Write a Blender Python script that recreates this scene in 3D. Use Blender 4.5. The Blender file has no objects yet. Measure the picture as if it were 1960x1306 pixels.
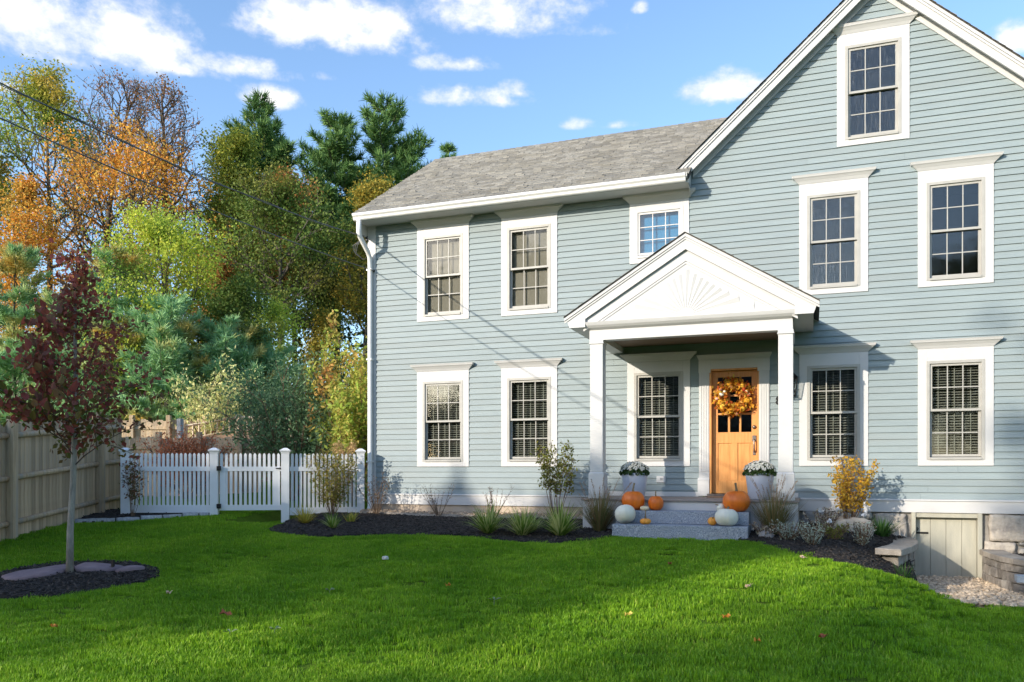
import bpy, math, random
import numpy as np
from mathutils import Vector, Matrix, noise as mnoise

scene = bpy.context.scene
COL = scene.collection
R = math.radians

# ------------------------------------------------------------------ camera
TH = 20.0844
CAMX, CAMY, CAMZ = 0.0, -14.2, 1.45
cam_d = bpy.data.cameras.new("camera")
cam = bpy.data.objects.new("camera", cam_d)
COL.objects.link(cam)
cam.location = (CAMX, CAMY, CAMZ)
cam.rotation_euler = (R(90), 0, R(TH))
cam_d.sensor_width = 36.0
cam_d.lens = 1567.1 / 1960 * 36.0
cam_d.shift_y = 247.0 / 1960.0
cam_d.clip_start = 0.1
cam_d.clip_end = 2000
scene.camera = cam

# ------------------------------------------------------------------ light
SUN_TO = Vector((0.655, 1.0, -0.40)).normalized()      # direction the light travels
EL = math.asin(-SUN_TO.z)
AZ = math.atan2(-SUN_TO.x, -SUN_TO.y)
world = bpy.data.worlds.new("World")
scene.world = world
world.use_nodes = True


def build_world():
    nt = world.node_tree
    nt.nodes.clear()
    N, L = nt.nodes.new, nt.links.new
    out = N('ShaderNodeOutputWorld')
    sky = N('ShaderNodeTexSky')
    sky.sky_type = 'NISHITA'
    sky.sun_disc = False
    sky.sun_elevation = EL
    sky.sun_rotation = AZ % (2 * math.pi)
    sky.air_density = 1.0
    sky.dust_density = 1.0
    sky.ozone_density = 3.0
    bg = N('ShaderNodeBackground')
    bg.inputs['Strength'].default_value = 0.15
    L(sky.outputs['Color'], bg.inputs['Color'])
    tc = N('ShaderNodeTexCoord')
    d = tc.outputs['Generated']

    def math_(op, a, b=None, clamp=False):
        m = N('ShaderNodeMath'); m.operation = op; m.use_clamp = clamp
        for i, v in enumerate((a, b)):
            if v is None: continue
            if isinstance(v, (int, float)): m.inputs[i].default_value = v
            else: L(v, m.inputs[i])
        return m.outputs[0]

    def dot(vec):
        m = N('ShaderNodeVectorMath'); m.operation = 'DOT_PRODUCT'
        L(d, m.inputs[0]); m.inputs[1].default_value = vec
        return m.outputs['Value']

    # cumulus: azimuth (deg, + to the right of the house normal), elevation, half width, half height, weight
    clouds = []
    f = 1567.1
    for (u, v, hw, hh, w) in [(60, 60, 120, 75, 1.0), (215, 70, 140, 80, 1.05), (620, 55, 175, 62, 1.05),
                              (960, 30, 150, 60, 1.0), (520, 192, 55, 26, .8), (905, 192, 95, 24, .8),
                              (985, 178, 35, 22, .6), (1385, 175, 72, 34, .95), (1105, 238, 36, 18, .75),
                              (1960, 75, 70, 36, .9), (440, 128, 120, 28, .5), (870, 125, 90, 22, .5), (330, 128, 90, 24, .5),
                              (1190, 240, 42, 12, .5), (630, 148, 38, 14, .35), (20, 172, 40, 14, .8),
                              (1225, 18, 16, 14, .6), (1100, 60, 110, 22, .35), (150, 120, 60, 26, .7), (740, 40, 60, 45, .8)]:
        x, z = (u - 980) / f, (900 - v) / f
        c = Vector((x * math.cos(R(TH)) - math.sin(R(TH)), x * math.sin(R(TH)) + math.cos(R(TH)), z))
        ln = c.length
        clouds.append((c.normalized(), hw / f / ln, hh / f / ln, w))
    rng = random.Random(5)
    for k in range(22):                                   # the same fair-weather sky all the way round
        az = R(rng.uniform(45, 315)); el = R(rng.uniform(9, 60))
        c = Vector((math.sin(az) * math.cos(el), math.cos(az) * math.cos(el), math.sin(el)))
        clouds.append((c, rng.uniform(.05, .13), rng.uniform(.022, .05), rng.uniform(.7, 1.05)))

    def field(off):
        cur = None
        for (c, sw, sh, w) in clouds:
            r = Vector((c.y, -c.x, 0)).normalized()
            u = r.cross(c).normalized()
            a = dot(r / sw)
            b = dot(u / sh); b = math_('MAXIMUM', b, math_('MULTIPLY', b, -1.75))
            q = math_('SUBTRACT', w + .28, math_('MULTIPLY', math_('ADD', math_('MULTIPLY', a, a), math_('MULTIPLY', b, b)), .9))
            cur = q if cur is None else math_('MAXIMUM', cur, q)
        return cur
    fld = field(0.0)
    mp = N('ShaderNodeMapping'); mp.inputs['Scale'].default_value = (1, 1, 1.5)
    L(d, mp.inputs['Vector'])
    nz = N('ShaderNodeTexNoise'); nz.inputs['Scale'].default_value = 13; nz.inputs['Detail'].default_value = 9
    nz.inputs['Roughness'].default_value = .62; nz.inputs['Distortion'].default_value = .25
    L(mp.outputs[0], nz.inputs['Vector'])
    nzf = N('ShaderNodeTexNoise'); nzf.inputs['Scale'].default_value = 36; nzf.inputs['Detail'].default_value = 7; nzf.inputs['Roughness'].default_value = .6
    L(mp.outputs[0], nzf.inputs['Vector'])
    n = math_('ADD', math_('MULTIPLY', math_('SUBTRACT', nz.outputs['Fac'], .5), 3.4), math_('MULTIPLY', math_('SUBTRACT', nzf.outputs['Fac'], .52), 2.6))
    den = math_('ADD', math_('MAXIMUM', fld, -1.5), n)
    sm = N('ShaderNodeMapRange'); sm.interpolation_type = 'SMOOTHSTEP'
    sm.inputs['From Min'].default_value = -.25; sm.inputs['From Max'].default_value = 1.35
    L(den, sm.inputs['Value'])
    # thick parts are brighter; undersides a little greyer
    cr = N('ShaderNodeMapRange')
    cr.inputs['From Min'].default_value = .2; cr.inputs['From Max'].default_value = 1.7
    nz2 = N('ShaderNodeTexNoise'); nz2.inputs['Scale'].default_value = 21; nz2.inputs['Detail'].default_value = 6
    L(mp.outputs[0], nz2.inputs['Vector'])
    den2 = math_('ADD', den, math_('MULTIPLY', math_('SUBTRACT', nz2.outputs['Fac'], .5), 1.6))
    L(den2, cr.inputs['Value'])
    mx = N('ShaderNodeMix'); mx.data_type = 'RGBA'
    mx.inputs[6].default_value = (.66, .72, .88, 1); mx.inputs[7].default_value = (1.0, .985, .97, 1)
    L(cr.outputs[0], mx.inputs[0])
    bgc = N('ShaderNodeBackground'); bgc.inputs['Strength'].default_value = .55
    L(mx.outputs[2], bgc.inputs['Color'])
    ms = N('ShaderNodeMixShader')
    L(math_('MULTIPLY', sm.outputs[0], .96), ms.inputs[0])
    L(bg.outputs[0], ms.inputs[1]); L(bgc.outputs[0], ms.inputs[2])
    L(ms.outputs[0], out.inputs['Surface'])


build_world()
sun_d = bpy.data.lights.new("sun", 'SUN')
sun_d.energy = 2.45
sun_d.angle = R(0.5)
sun_d.color = (1.0, .90, .76)
sun = bpy.data.objects.new("sun", sun_d)
sun.rotation_euler = SUN_TO.to_track_quat('-Z', 'Y').to_euler()
sun.location = (-20, -30, 25)
COL.objects.link(sun)
vs = scene.view_settings
vs.view_transform = 'Standard'; vs.look = 'None'; vs.gamma = 1.0; vs.exposure = 1.22
vs.use_curve_mapping = False
scene.display_settings.display_device = 'sRGB'
cy = scene.cycles
cy.use_denoising = True
try:
    cy.denoiser = 'OPENIMAGEDENOISE'; cy.denoising_input_passes = 'RGB_ALBEDO_NORMAL'
except Exception:
    pass
cy.max_bounces = 6; cy.diffuse_bounces = 3; cy.glossy_bounces = 3; cy.transmission_bounces = 4
cy.transparent_max_bounces = 10; cy.caustics_reflective = False; cy.caustics_refractive = False
cy.sample_clamp_indirect = 6

# ------------------------------------------------------------------ materials
MATS = {}


def _n(nt, t, **kw):
    n = nt.nodes.new(t)
    for k, v in kw.items(): setattr(n, k, v)
    return n


def surf(name, c1, c2=None, scale=8.0, rough=.7, bump=0.0, bscale=None, stretch=(1, 1, 1), spec=.3, metal=0.0,
         detail=5, isl=0.0, c3=None, s3=2.0, coord='Object'):
    """procedural paint/stone/wood: noise between two colours, optional third on a larger noise, fine bump"""
    if name in MATS: return MATS[name]
    m = bpy.data.materials.new(name); m.use_nodes = True
    nt = m.node_tree; L = nt.links.new
    b = nt.nodes['Principled BSDF']
    b.inputs['Roughness'].default_value = rough
    b.inputs['Specular IOR Level'].default_value = spec
    b.inputs['Metallic'].default_value = metal
    tc = _n(nt, 'ShaderNodeTexCoord')
    mp = _n(nt, 'ShaderNodeMapping'); mp.inputs['Scale'].default_value = stretch
    L(tc.outputs[coord], mp.inputs['Vector'])
    nz = _n(nt, 'ShaderNodeTexNoise'); nz.inputs['Scale'].default_value = scale; nz.inputs['Detail'].default_value = detail
    nz.inputs['Roughness'].default_value = .6
    L(mp.outputs[0], nz.inputs['Vector'])
    cr = _n(nt, 'ShaderNodeValToRGB')
    cr.color_ramp.elements[0].position = .32; cr.color_ramp.elements[1].position = .68
    cr.color_ramp.elements[0].color = (*c1, 1); cr.color_ramp.elements[1].color = (*(c2 or c1), 1)
    L(nz.outputs['Fac'], cr.inputs[0])
    colr = cr.outputs[0]
    if c3:
        nz3 = _n(nt, 'ShaderNodeTexNoise'); nz3.inputs['Scale'].default_value = s3; nz3.inputs['Detail'].default_value = 3
        L(mp.outputs[0], nz3.inputs['Vector'])
        mr = _n(nt, 'ShaderNodeMapRange'); mr.inputs['From Min'].default_value = .48; mr.inputs['From Max'].default_value = .68
        L(nz3.outputs['Fac'], mr.inputs[0])
        mx = _n(nt, 'ShaderNodeMix', data_type='RGBA'); mx.inputs[7].default_value = (*c3, 1)
        L(mr.outputs[0], mx.inputs[0]); L(colr, mx.inputs[6]); colr = mx.outputs[2]
    if isl:
        g = _n(nt, 'ShaderNodeNewGeometry'); oi = _n(nt, 'ShaderNodeObjectInfo')
        ad = _n(nt, 'ShaderNodeMath', operation='ADD'); L(g.outputs['Random Per Island'], ad.inputs[0]); L(oi.outputs['Random'], ad.inputs[1])
        fr = _n(nt, 'ShaderNodeMath', operation='FRACT'); L(ad.outputs[0], fr.inputs[0])
        mr = _n(nt, 'ShaderNodeMapRange'); mr.inputs['To Min'].default_value = 1 - isl; mr.inputs['To Max'].default_value = 1 + isl
        L(fr.outputs[0], mr.inputs[0])
        mu = _n(nt, 'ShaderNodeMix', data_type='RGBA', blend_type='MULTIPLY'); mu.inputs[0].default_value = 1
        L(colr, mu.inputs[6]); L(mr.outputs[0], mu.inputs[7]); colr = mu.outputs[2]
    L(colr, b.inputs['Base Color'])
    if bump:
        nb = _n(nt, 'ShaderNodeTexNoise'); nb.inputs['Scale'].default_value = bscale or scale * 3; nb.inputs['Detail'].default_value = 6
        L(mp.outputs[0], nb.inputs['Vector'])
        bp = _n(nt, 'ShaderNodeBump'); bp.inputs['Strength'].default_value = bump; bp.inputs['Distance'].default_value = .02
        L(nb.outputs['Fac'], bp.inputs['Height']); L(bp.outputs[0], b.inputs['Normal'])
    MATS[name] = m
    return m


def leafmat(name, cols, trans=.35, nscale=.6, patch=None, rough=.6, lift=1.0):
    """foliage: per-leaf random between the listed pigments; optional patch pigment on a soft noise"""
    if name in MATS: return MATS[name]
    cols = [tuple(min(.9, k * lift) for k in c) for c in cols]
    if patch: patch = tuple(k * lift for k in patch)
    m = bpy.data.materials.new(name); m.use_nodes = True
    nt = m.node_tree; L = nt.links.new
    nt.nodes.remove(nt.nodes['Principled BSDF'])
    out = nt.nodes['Material Output']
    g = _n(nt, 'ShaderNodeNewGeometry')
    oi = _n(nt, 'ShaderNodeObjectInfo')
    ad = _n(nt, 'ShaderNodeMath', operation='ADD'); L(g.outputs['Random Per Island'], ad.inputs[0]); L(oi.outputs['Random'], ad.inputs[1])
    fr = _n(nt, 'ShaderNodeMath', operation='FRACT'); L(ad.outputs[0], fr.inputs[0])
    cr = _n(nt, 'ShaderNodeValToRGB')
    e = cr.color_ramp.elements
    for i, c in enumerate(cols):
        p = i / max(1, len(cols) - 1)
        if i < 2:
            e[i].position = p; e[i].color = (*c, 1)
        else:
            el = e.new(p); el.color = (*c, 1)
    # keep positions sorted
    for i, c in enumerate(cols):
        e[i].position = i / max(1, len(cols) - 1); e[i].color = (*c, 1)
    L(fr.outputs[0], cr.inputs[0])
    colr = cr.outputs[0]
    if patch:
        tc = _n(nt, 'ShaderNodeTexCoord')
        nz = _n(nt, 'ShaderNodeTexNoise'); nz.inputs['Scale'].default_value = nscale; nz.inputs['Detail'].default_value = 2
        L(tc.outputs['Object'], nz.inputs['Vector'])
        mr = _n(nt, 'ShaderNodeMapRange'); mr.inputs['From Min'].default_value = .5; mr.inputs['From Max'].default_value = .66
        L(nz.outputs['Fac'], mr.inputs[0])
        mx = _n(nt, 'ShaderNodeMix', data_type='RGBA'); mx.inputs[7].default_value = (*patch, 1)
        L(mr.outputs[0], mx.inputs[0]); L(colr, mx.inputs[6]); colr = mx.outputs[2]
    d = _n(nt, 'ShaderNodeBsdfPrincipled'); d.inputs['Roughness'].default_value = rough; d.inputs['Specular IOR Level'].default_value = .22
    t = _n(nt, 'ShaderNodeBsdfTranslucent')
    L(colr, d.inputs['Base Color']); L(colr, t.inputs['Color'])
    ms = _n(nt, 'ShaderNodeMixShader'); ms.inputs[0].default_value = trans
    L(d.outputs[0], ms.inputs[1]); L(t.outputs[0], ms.inputs[2]); L(ms.outputs[0], out.inputs['Surface'])
    MATS[name] = m
    return m


def glassmat(name, tint=(.9, .93, .92), refl=.62, streak=0.0):
    if name in MATS: return MATS[name]
    m = bpy.data.materials.new(name); m.use_nodes = True
    nt = m.node_tree; L = nt.links.new
    nt.nodes.remove(nt.nodes['Principled BSDF'])
    out = nt.nodes['Material Output']
    tr = _n(nt, 'ShaderNodeBsdfTransparent'); tr.inputs[0].default_value = (*tint, 1)
    gl = _n(nt, 'ShaderNodeBsdfGlossy'); gl.inputs['Roughness'].default_value = .045
    tc = _n(nt, 'ShaderNodeTexCoord')
    nb = _n(nt, 'ShaderNodeTexNoise'); nb.inputs['Scale'].default_value = 2.2
    L(tc.outputs['Object'], nb.inputs['Vector'])
    bp = _n(nt, 'ShaderNodeBump'); bp.inputs['Strength'].default_value = .12; bp.inputs['Distance'].default_value = .02
    L(nb.outputs['Fac'], bp.inputs['Height']); L(bp.outputs[0], gl.inputs['Normal'])
    fr = _n(nt, 'ShaderNodeFresnel'); fr.inputs['IOR'].default_value = 1.52
    mu = _n(nt, 'ShaderNodeMath', operation='MULTIPLY'); mu.inputs[1].default_value = 1.9 * refl; mu.use_clamp = True
    L(fr.outputs[0], mu.inputs[0])
    ms = _n(nt, 'ShaderNodeMixShader')
    L(mu.outputs[0], ms.inputs[0]); L(tr.outputs[0], ms.inputs[1]); L(gl.outputs[0], ms.inputs[2])
    last = ms.outputs[0]
    if streak:
        mp = _n(nt, 'ShaderNodeMapping'); mp.inputs['Scale'].default_value = (95, 95, 5)
        L(tc.outputs['Object'], mp.inputs['Vector'])
        ns = _n(nt, 'ShaderNodeTexNoise'); ns.inputs['Scale'].default_value = 1; ns.inputs['Detail'].default_value = 5; ns.inputs['Roughness'].default_value = .75
        L(mp.outputs[0], ns.inputs['Vector'])
        mr = _n(nt, 'ShaderNodeMapRange'); mr.inputs['From Min'].default_value = .52; mr.inputs['From Max'].default_value = .75
        mr.inputs['To Max'].default_value = streak
        L(ns.outputs['Fac'], mr.inputs[0])
        df = _n(nt, 'ShaderNodeBsdfDiffuse'); df.inputs[0].default_value = (.55, .58, .6, 1)
        m2 = _n(nt, 'ShaderNodeMixShader'); L(mr.outputs[0], m2.inputs[0]); L(last, m2.inputs[1]); L(df.outputs[0], m2.inputs[2])
        last = m2.outputs[0]
    L(last, out.inputs['Surface'])
    MATS[name] = m
    return m


SIDING = surf('siding_paint', (.242, .294, .306), (.272, .327, .336), 1.6, .55, .12, 60, (1, 1, 9), .3, isl=.05, c3=(.256, .300, .304), s3=.5)
WHITE = surf('white_trim_paint', (.55, .545, .535), (.585, .58, .57), 3, .45, .03, 40, spec=.35)
SASH = surf('sash_vinyl', (.37, .36, .33), (.43, .42, .385), 5, .4)
VINYL = surf('white_vinyl', (.76, .775, .79), (.81, .81, .815), 2.2, .35, spec=.4, c3=(.72, .72, .71), s3=1.3)
SHINGLE = surf('asphalt_shingle', (.20, .19, .165), (.31, .295, .26), 30, .95, .5, 160, spec=.15, isl=.23, c3=(.235, .222, .19), s3=1.2)
SHDARK = surf('shingle_edge', (.05, .048, .046), (.09, .085, .08), 30, .95)
GLASS = glassmat('window_glass')
GLASSD = glassmat('window_glass_streaked', streak=.20)
GLASSM = glassmat('window_glass_screened', (.84, .83, .80), .36)
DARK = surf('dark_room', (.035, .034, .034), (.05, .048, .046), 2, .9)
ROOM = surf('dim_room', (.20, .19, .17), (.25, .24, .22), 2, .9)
BLIND = surf('blind_slats', (.34, .32, .275), (.40, .375, .33), 2, .6)
SHADE = surf('grey_roller_shade', (.37, .375, .345), (.42, .425, .395), 1.2, .9, .05, 200)
BLUEF = surf('blue_sheet', (.03, .23, .50), (.04, .27, .56), 2, .7)
DOORW = surf('fir_door_wood', (.58, .245, .065), (.72, .345, .11), 3.0, .42, .06, 30, (9, 9, .7), .4)
BRASS = surf('aged_pewter_metal', (.16, .14, .13), (.27, .24, .22), 20, .38, metal=.9)
BLACK = surf('black_metal', (.012, .012, .013), (.02, .02, .02), 12, .45)
GRANITE = surf('granite', (.13, .16, .205), (.50, .53, .58), 62, .85, 1.0, 45, detail=8, c3=(.30, .33, .38), s3=9)
STONE = surf('field_stone', (.16, .17, .18), (.36, .35, .33), 7, .92, 1.0, 22, detail=9, c3=(.46, .42, .36), s3=4, isl=.2)
STONE2 = surf('pale_field_stone', (.36, .32, .27), (.55, .49, .41), 9, .92, 1.0, 25, detail=9, c3=(.30, .27, .24), s3=6)
CONC = surf('foundation_concrete', (.46, .37, .28), (.56, .46, .36), 3, .9, .3, 40, c3=(.36, .30, .245), s3=2)
MORTAR = surf('mortar', (.24, .225, .20), (.32, .30, .27), 14, .95, .6, 40)
PAVER = surf('cast_wall_block', (.17, .15, .13), (.30, .265, .225), 12, .93, .9, 60, isl=.22, c3=(.36, .33, .29), s3=5)
CAPST = surf('wall_cap_block', (.27, .235, .195), (.38, .335, .28), 10, .9, .6, 70, isl=.12)
DECK = surf('deck_composite', (.23, .20, .18), (.31, .27, .24), 4, .7, .15, 60, (1, 14, 14), isl=.1)
WOODF = surf('weathered_fence_wood', (.38, .275, .175), (.56, .43, .29), 3.5, .9, .5, 20, (6, 6, .5), isl=.24, c3=(.38, .33, .27), s3=1.1)
BARK = surf('bark', (.055, .045, .038), (.14, .12, .10), 6, .95, 1.0, 14, (3, 3, .6))
BARKG = surf('young_bark', (.22, .20, .175), (.36, .33, .29), 9, .85, .6, 20, (3, 3, .8))
STEMB = surf('shrub_stem', (.12, .075, .045), (.24, .16, .10), 20, .8)
MULCHG = surf('mulch_ground', (.016, .013, .012), (.045, .038, .033), 40, .95, 1.0, 70)
MULCHC = surf('mulch_chip', (.018, .015, .013), (.085, .070, .058), 25, .85, .5, 90, isl=.7)
SOIL = surf('lawn_soil', (.085, .15, .018), (.13, .20, .025), 9, 1.0, .8, 60, spec=0.0, c3=(.08, .11, .02), s3=1.2)
GRAVM = surf('gravel_bed', (.25, .21, .17), (.42, .36, .29), 30, .95, 1.0, 40)
PEBB = surf('pebble', (.44, .33, .22), (.64, .52, .38), 16, .85, .3, 40, isl=.35)
FABRIC = surf('landscape_fabric', (.17, .125, .14), (.27, .20, .205), 4, .95, .4, 30)
POT = surf('planter_resin', (.52, .55, .64), (.58, .61, .69), 3, .45)
PUMP = surf('pumpkin_skin', (.64, .125, .006), (.84, .195, .010), 9, .42, .2, 25, (1, 1, .35), .5)
PUMPS = surf('small_pumpkin_skin', (.80, .29, .03), (.88, .38, .05), 5, .45, .1, 25, spec=.5)
PUMPW = surf('white_pumpkin_skin', (.70, .67, .55), (.80, .77, .65), 4, .45, .12, 25, spec=.5)
PUMPC = surf('cream_pumpkin_skin', (.75, .58, .33), (.83, .70, .48), 5, .5, .1, 25)
PSTEM = surf('pumpkin_stem', (.16, .12, .06), (.28, .22, .13), 12, .85, .5, 30)
WIREM = surf('cable_sheath', (.10, .10, .105), (.17, .17, .17), 5, .6)
GATTERM = surf('gutter_aluminium', (.76, .76, .74), (.81, .80, .78), 2, .35, spec=.5)
GREYP = surf('cellar_door_paint', (.40, .385, .31), (.46, .44, .355), 2.5, .75, .25, 30, (5, 5, .8), c3=(.36, .35, .29), s3=1.5)
MAT_MAT = surf('coir_mat', (.30, .18, .11), (.42, .27, .17), 40, .95, .6, 90)
NHOUSE = surf('neighbour_clapboard', (.42, .40, .36), (.48, .46, .42), 2, .7, .2, 30, (1, 1, 12))
BRICKM = surf('brick_red', (.24, .09, .06), (.34, .14, .09), 8, .9, .5, 40)
TERR = surf('terrace_mulch', (.30, .17, .09), (.46, .28, .16), 12, .95, .7, 30)
CEDAR = surf('tan_railing_wood', (.48, .38, .28), (.60, .49, .37), 5, .8)

# ------------------------------------------------------------------ mesh builder
def tag(o, label=None, cat=None, group=None, kind=None):
    if label: o['label'] = label
    if cat: o['category'] = cat
    if group: o['group'] = group
    if kind: o['kind'] = kind
    return o


def put(o, parent=None):
    COL.objects.link(o)
    if parent is not None:
        o.parent = parent
    return o


def wloc(o):
    v = Vector((0, 0, 0))
    while o is not None:
        v = v + o.location + o.matrix_parent_inverse.translation; o = o.parent
    return v


def empty(name, loc, label, cat, group=None, rz=0.0):
    o = bpy.data.objects.new(name, None)
    o.empty_display_size = .2
    o.location = loc; o.rotation_euler = (0, 0, rz)
    COL.objects.link(o)
    return tag(o, label, cat, group)


class MB:
    def __init__(s): s.v = []; s.f = []

    def add(s, vs, fs):
        b = len(s.v); s.v.extend(vs); s.f.extend([tuple(i + b for i in f) for f in fs]); return s

    def box(s, x0, x1, y0, y1, z0, z1):
        return s.add([(x0, y0, z0), (x1, y0, z0), (x1, y1, z0), (x0, y1, z0), (x0, y0, z1), (x1, y0, z1), (x1, y1, z1), (x0, y1, z1)],
                     [(0, 3, 2, 1), (4, 5, 6, 7), (0, 1, 5, 4), (1, 2, 6, 5), (2, 3, 7, 6), (3, 0, 4, 7)])

    def ext(s, poly, a, b, axis):
        """extrude a 2-D polygon along axis from a to b; ends may differ in outline when b is (value, poly)"""
        pa = poly
        if isinstance(b, tuple): b, pb = b
        else: pb = poly
        def P(p, t):
            return {'x': (t, p[0], p[1]), 'y': (p[0], t, p[1]), 'z': (p[0], p[1], t)}[axis]
        n = len(pa)
        return s.add([P(p, a) for p in pa] + [P(p, b) for p in pb],
                     [tuple(range(n))[::-1], tuple(range(n, 2 * n))] + [(i, (i + 1) % n, n + (i + 1) % n, n + i) for i in range(n)])

    def tube(s, pts, rad, n=6, cap=True):
        pts = [Vector(p) for p in pts]
        if isinstance(rad, (int, float)): rad = [rad] * len(pts)
        vs, fs = [], []
        prev = None
        for i, p in enumerate(pts):
            d = (pts[min(i + 1, len(pts) - 1)] - pts[max(i - 1, 0)])
            if d.length < 1e-9: d = Vector((0, 0, 1))
            d.normalize()
            if prev is None:
                a = d.cross(Vector((0, 0, 1)) if abs(d.z) < .9 else Vector((1, 0, 0))).normalized()
            else:
                a = (prev - d * prev.dot(d))
                a = a.normalized() if a.length > 1e-6 else d.orthogonal().normalized()
            prev = a
            b = d.cross(a)
            for k in range(n):
                t = 2 * math.pi * k / n
                vs.append(tuple(p + (a * math.cos(t) + b * math.sin(t)) * rad[i]))
        for i in range(len(pts) - 1):
            for k in range(n):
                fs.append((i * n + k, i * n + (k + 1) % n, (i + 1) * n + (k + 1) % n, (i + 1) * n + k))
        if cap:
            fs.append(tuple(range(n))[::-1]); fs.append(tuple((len(pts) - 1) * n + k for k in range(n)))
        return s.add(vs, fs)

    def lathe(s, prof, c=(0, 0, 0), n=20, rmod=None):
        vs, fs = [], []
        for (r, z) in prof:
            for k in range(n):
                t = 2 * math.pi * k / n
                q = r * (rmod(t, z) if rmod else 1)
                vs.append((c[0] + q * math.cos(t), c[1] + q * math.sin(t), c[2] + z))
        m = len(prof)
        for i in range(m - 1):
            for k in range(n):
                fs.append((i * n + k, i * n + (k + 1) % n, (i + 1) * n + (k + 1) % n, (i + 1) * n + k))
        fs.append(tuple(range(n))[::-1]); fs.append(tuple((m - 1) * n + k for k in range(n)))
        return s.add(vs, fs)

    def mesh(s, name, mat, smooth=False):
        me = bpy.data.meshes.new(name)
        me.from_pydata(s.v, [], s.f)
        if mat: me.materials.append(mat)
        if smooth:
            me.polygons.foreach_set('use_smooth', [True] * len(me.polygons))
        me.update()
        return me

    def build(s, name, mat, parent=None, smooth=False, bevel=0.0, local=False, kind=None):
        """vertices are world coordinates unless local: then they are in the parent's space"""
        o = bpy.data.objects.new(name, s.mesh(name, mat, smooth))
        put(o, parent)
        if parent is not None and not local:
            o.matrix_parent_inverse = Matrix.Translation(-wloc(parent))
        if bevel:
            b = o.modifiers.new('bevel', 'BEVEL'); b.width = bevel; b.segments = 2; b.limit_method = 'ANGLE'
        if kind: o['kind'] = kind
        return o


def inst(name, me, loc, parent=None, rot=(0, 0, 0), scale=(1, 1, 1)):
    """object that shares mesh data, at a world location (parent unrotated)"""
    o = bpy.data.objects.new(name, me)
    put(o, parent)
    if parent is not None:
        loc = Vector(loc) - wloc(parent)
    o.location = loc; o.rotation_euler = rot; o.scale = scale
    return o


def fastmesh(name, V, F, mat, smooth=False):
    """numpy arrays -> mesh; F is (n,3) or (n,4)"""
    V = np.asarray(V, np.float32); F = np.asarray(F, np.int32)
    me = bpy.data.meshes.new(name)
    k = F.shape[1]
    me.vertices.add(len(V)); me.vertices.foreach_set('co', V.ravel())
    me.loops.add(F.size); me.loops.foreach_set('vertex_index', F.ravel())
    me.polygons.add(len(F)); me.polygons.foreach_set('loop_start', np.arange(0, F.size, k, dtype=np.int32))
    me.polygons.foreach_set('loop_total', np.full(len(F), k, np.int32))
    if smooth: me.polygons.foreach_set('use_smooth', np.ones(len(F), bool))
    me.materials.append(mat)
    me.update(calc_edges=True)
    return me


def noise3(p): return mnoise.noise(Vector(p))


def rough_block(mb, x0, x1, y0, y1, z0, z1, cell=.06, amp=.015, seed=0, rnd=.0, flat_top=False):
    """a box with subdivided, noise-broken faces and softened corners: split-face stone"""
    nx, ny, nz = [max(1, min(40, int(round((b - a) / cell)))) for a, b in ((x0, x1), (y0, y1), (z0, z1))]
    idx = {}; vs = []; fs = []
    cx, cy_, cz = (x0 + x1) / 2, (y0 + y1) / 2, (z0 + z1) / 2

    def V(i, j, k):
        key = (i, j, k)
        if key in idx: return idx[key]
        x, y, z = x0 + (x1 - x0) * i / nx, y0 + (y1 - y0) * j / ny, z0 + (z1 - z0) * k / nz
        p = Vector((x, y, z))
        if rnd:
            q = Vector(((x - cx) / (x1 - x0) * 2, (y - cy_) / (y1 - y0) * 2, (z - cz) / (z1 - z0) * 2))
            m = max(abs(q.x), abs(q.y), abs(q.z), 1e-6); l = q.length
            sph = q * (m / l) if l > 0 else q
            q = q.lerp(sph, rnd)
            p = Vector((cx + q.x * (x1 - x0) / 2, cy_ + q.y * (y1 - y0) / 2, cz + q.z * (z1 - z0) / 2))
        s = Vector((seed * 3.7, seed * 1.3, seed * 2.1))
        nvec = mnoise.noise_vector(p * (1.0 / max(.04, cell * 1.6)) + s) * amp + mnoise.noise_vector(p * 3 + s) * amp
        if flat_top and k == nz: nvec.z = 0
        p = p + nvec
        idx[key] = len(vs); vs.append(tuple(p)); return idx[key]
    for i in range(nx):
        for j in range(ny):
            fs.append((V(i, j, 0), V(i, j + 1, 0), V(i + 1, j + 1, 0), V(i + 1, j, 0)))
            fs.append((V(i, j, nz), V(i + 1, j, nz), V(i + 1, j + 1, nz), V(i, j + 1, nz)))
    for i in range(nx):
        for k in range(nz):
            fs.append((V(i, 0, k), V(i + 1, 0, k), V(i + 1, 0, k + 1), V(i, 0, k + 1)))
            fs.append((V(i, ny, k), V(i, ny, k + 1), V(i + 1, ny, k + 1), V(i + 1, ny, k)))
    for j in range(ny):
        for k in range(nz):
            fs.append((V(0, j, k), V(0, j, k + 1), V(0, j + 1, k + 1), V(0, j + 1, k)))
            fs.append((V(nx, j, k), V(nx, j + 1, k), V(nx, j + 1, k + 1), V(nx, j, k + 1)))
    return mb.add(vs, fs)


# ------------------------------------------------------------------ terrain
KY = [-80, -25, -14, -8.5, -6.66, -5, -3.5, -2.3, -0.3, 2, 10, 25, 60, 300]
KZ = [-.5, -.42, -.28, -.1, .07, .22, .36, .46, .57, .62, 1.9, 3.0, 4.5, 6]


def sms(t):
    t = min(1.0, max(0.0, t)); return t * t * (3 - 2 * t)


def h(x, y):
    z = float(np.interp(y, KY, KZ)) + .03 * min(6, max(0, -x - 7))
    w = 1 - .8 * sms((-y - 3.5) / 6)
    z -= .66 * sms(x / 2.0) * w
    return z


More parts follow.
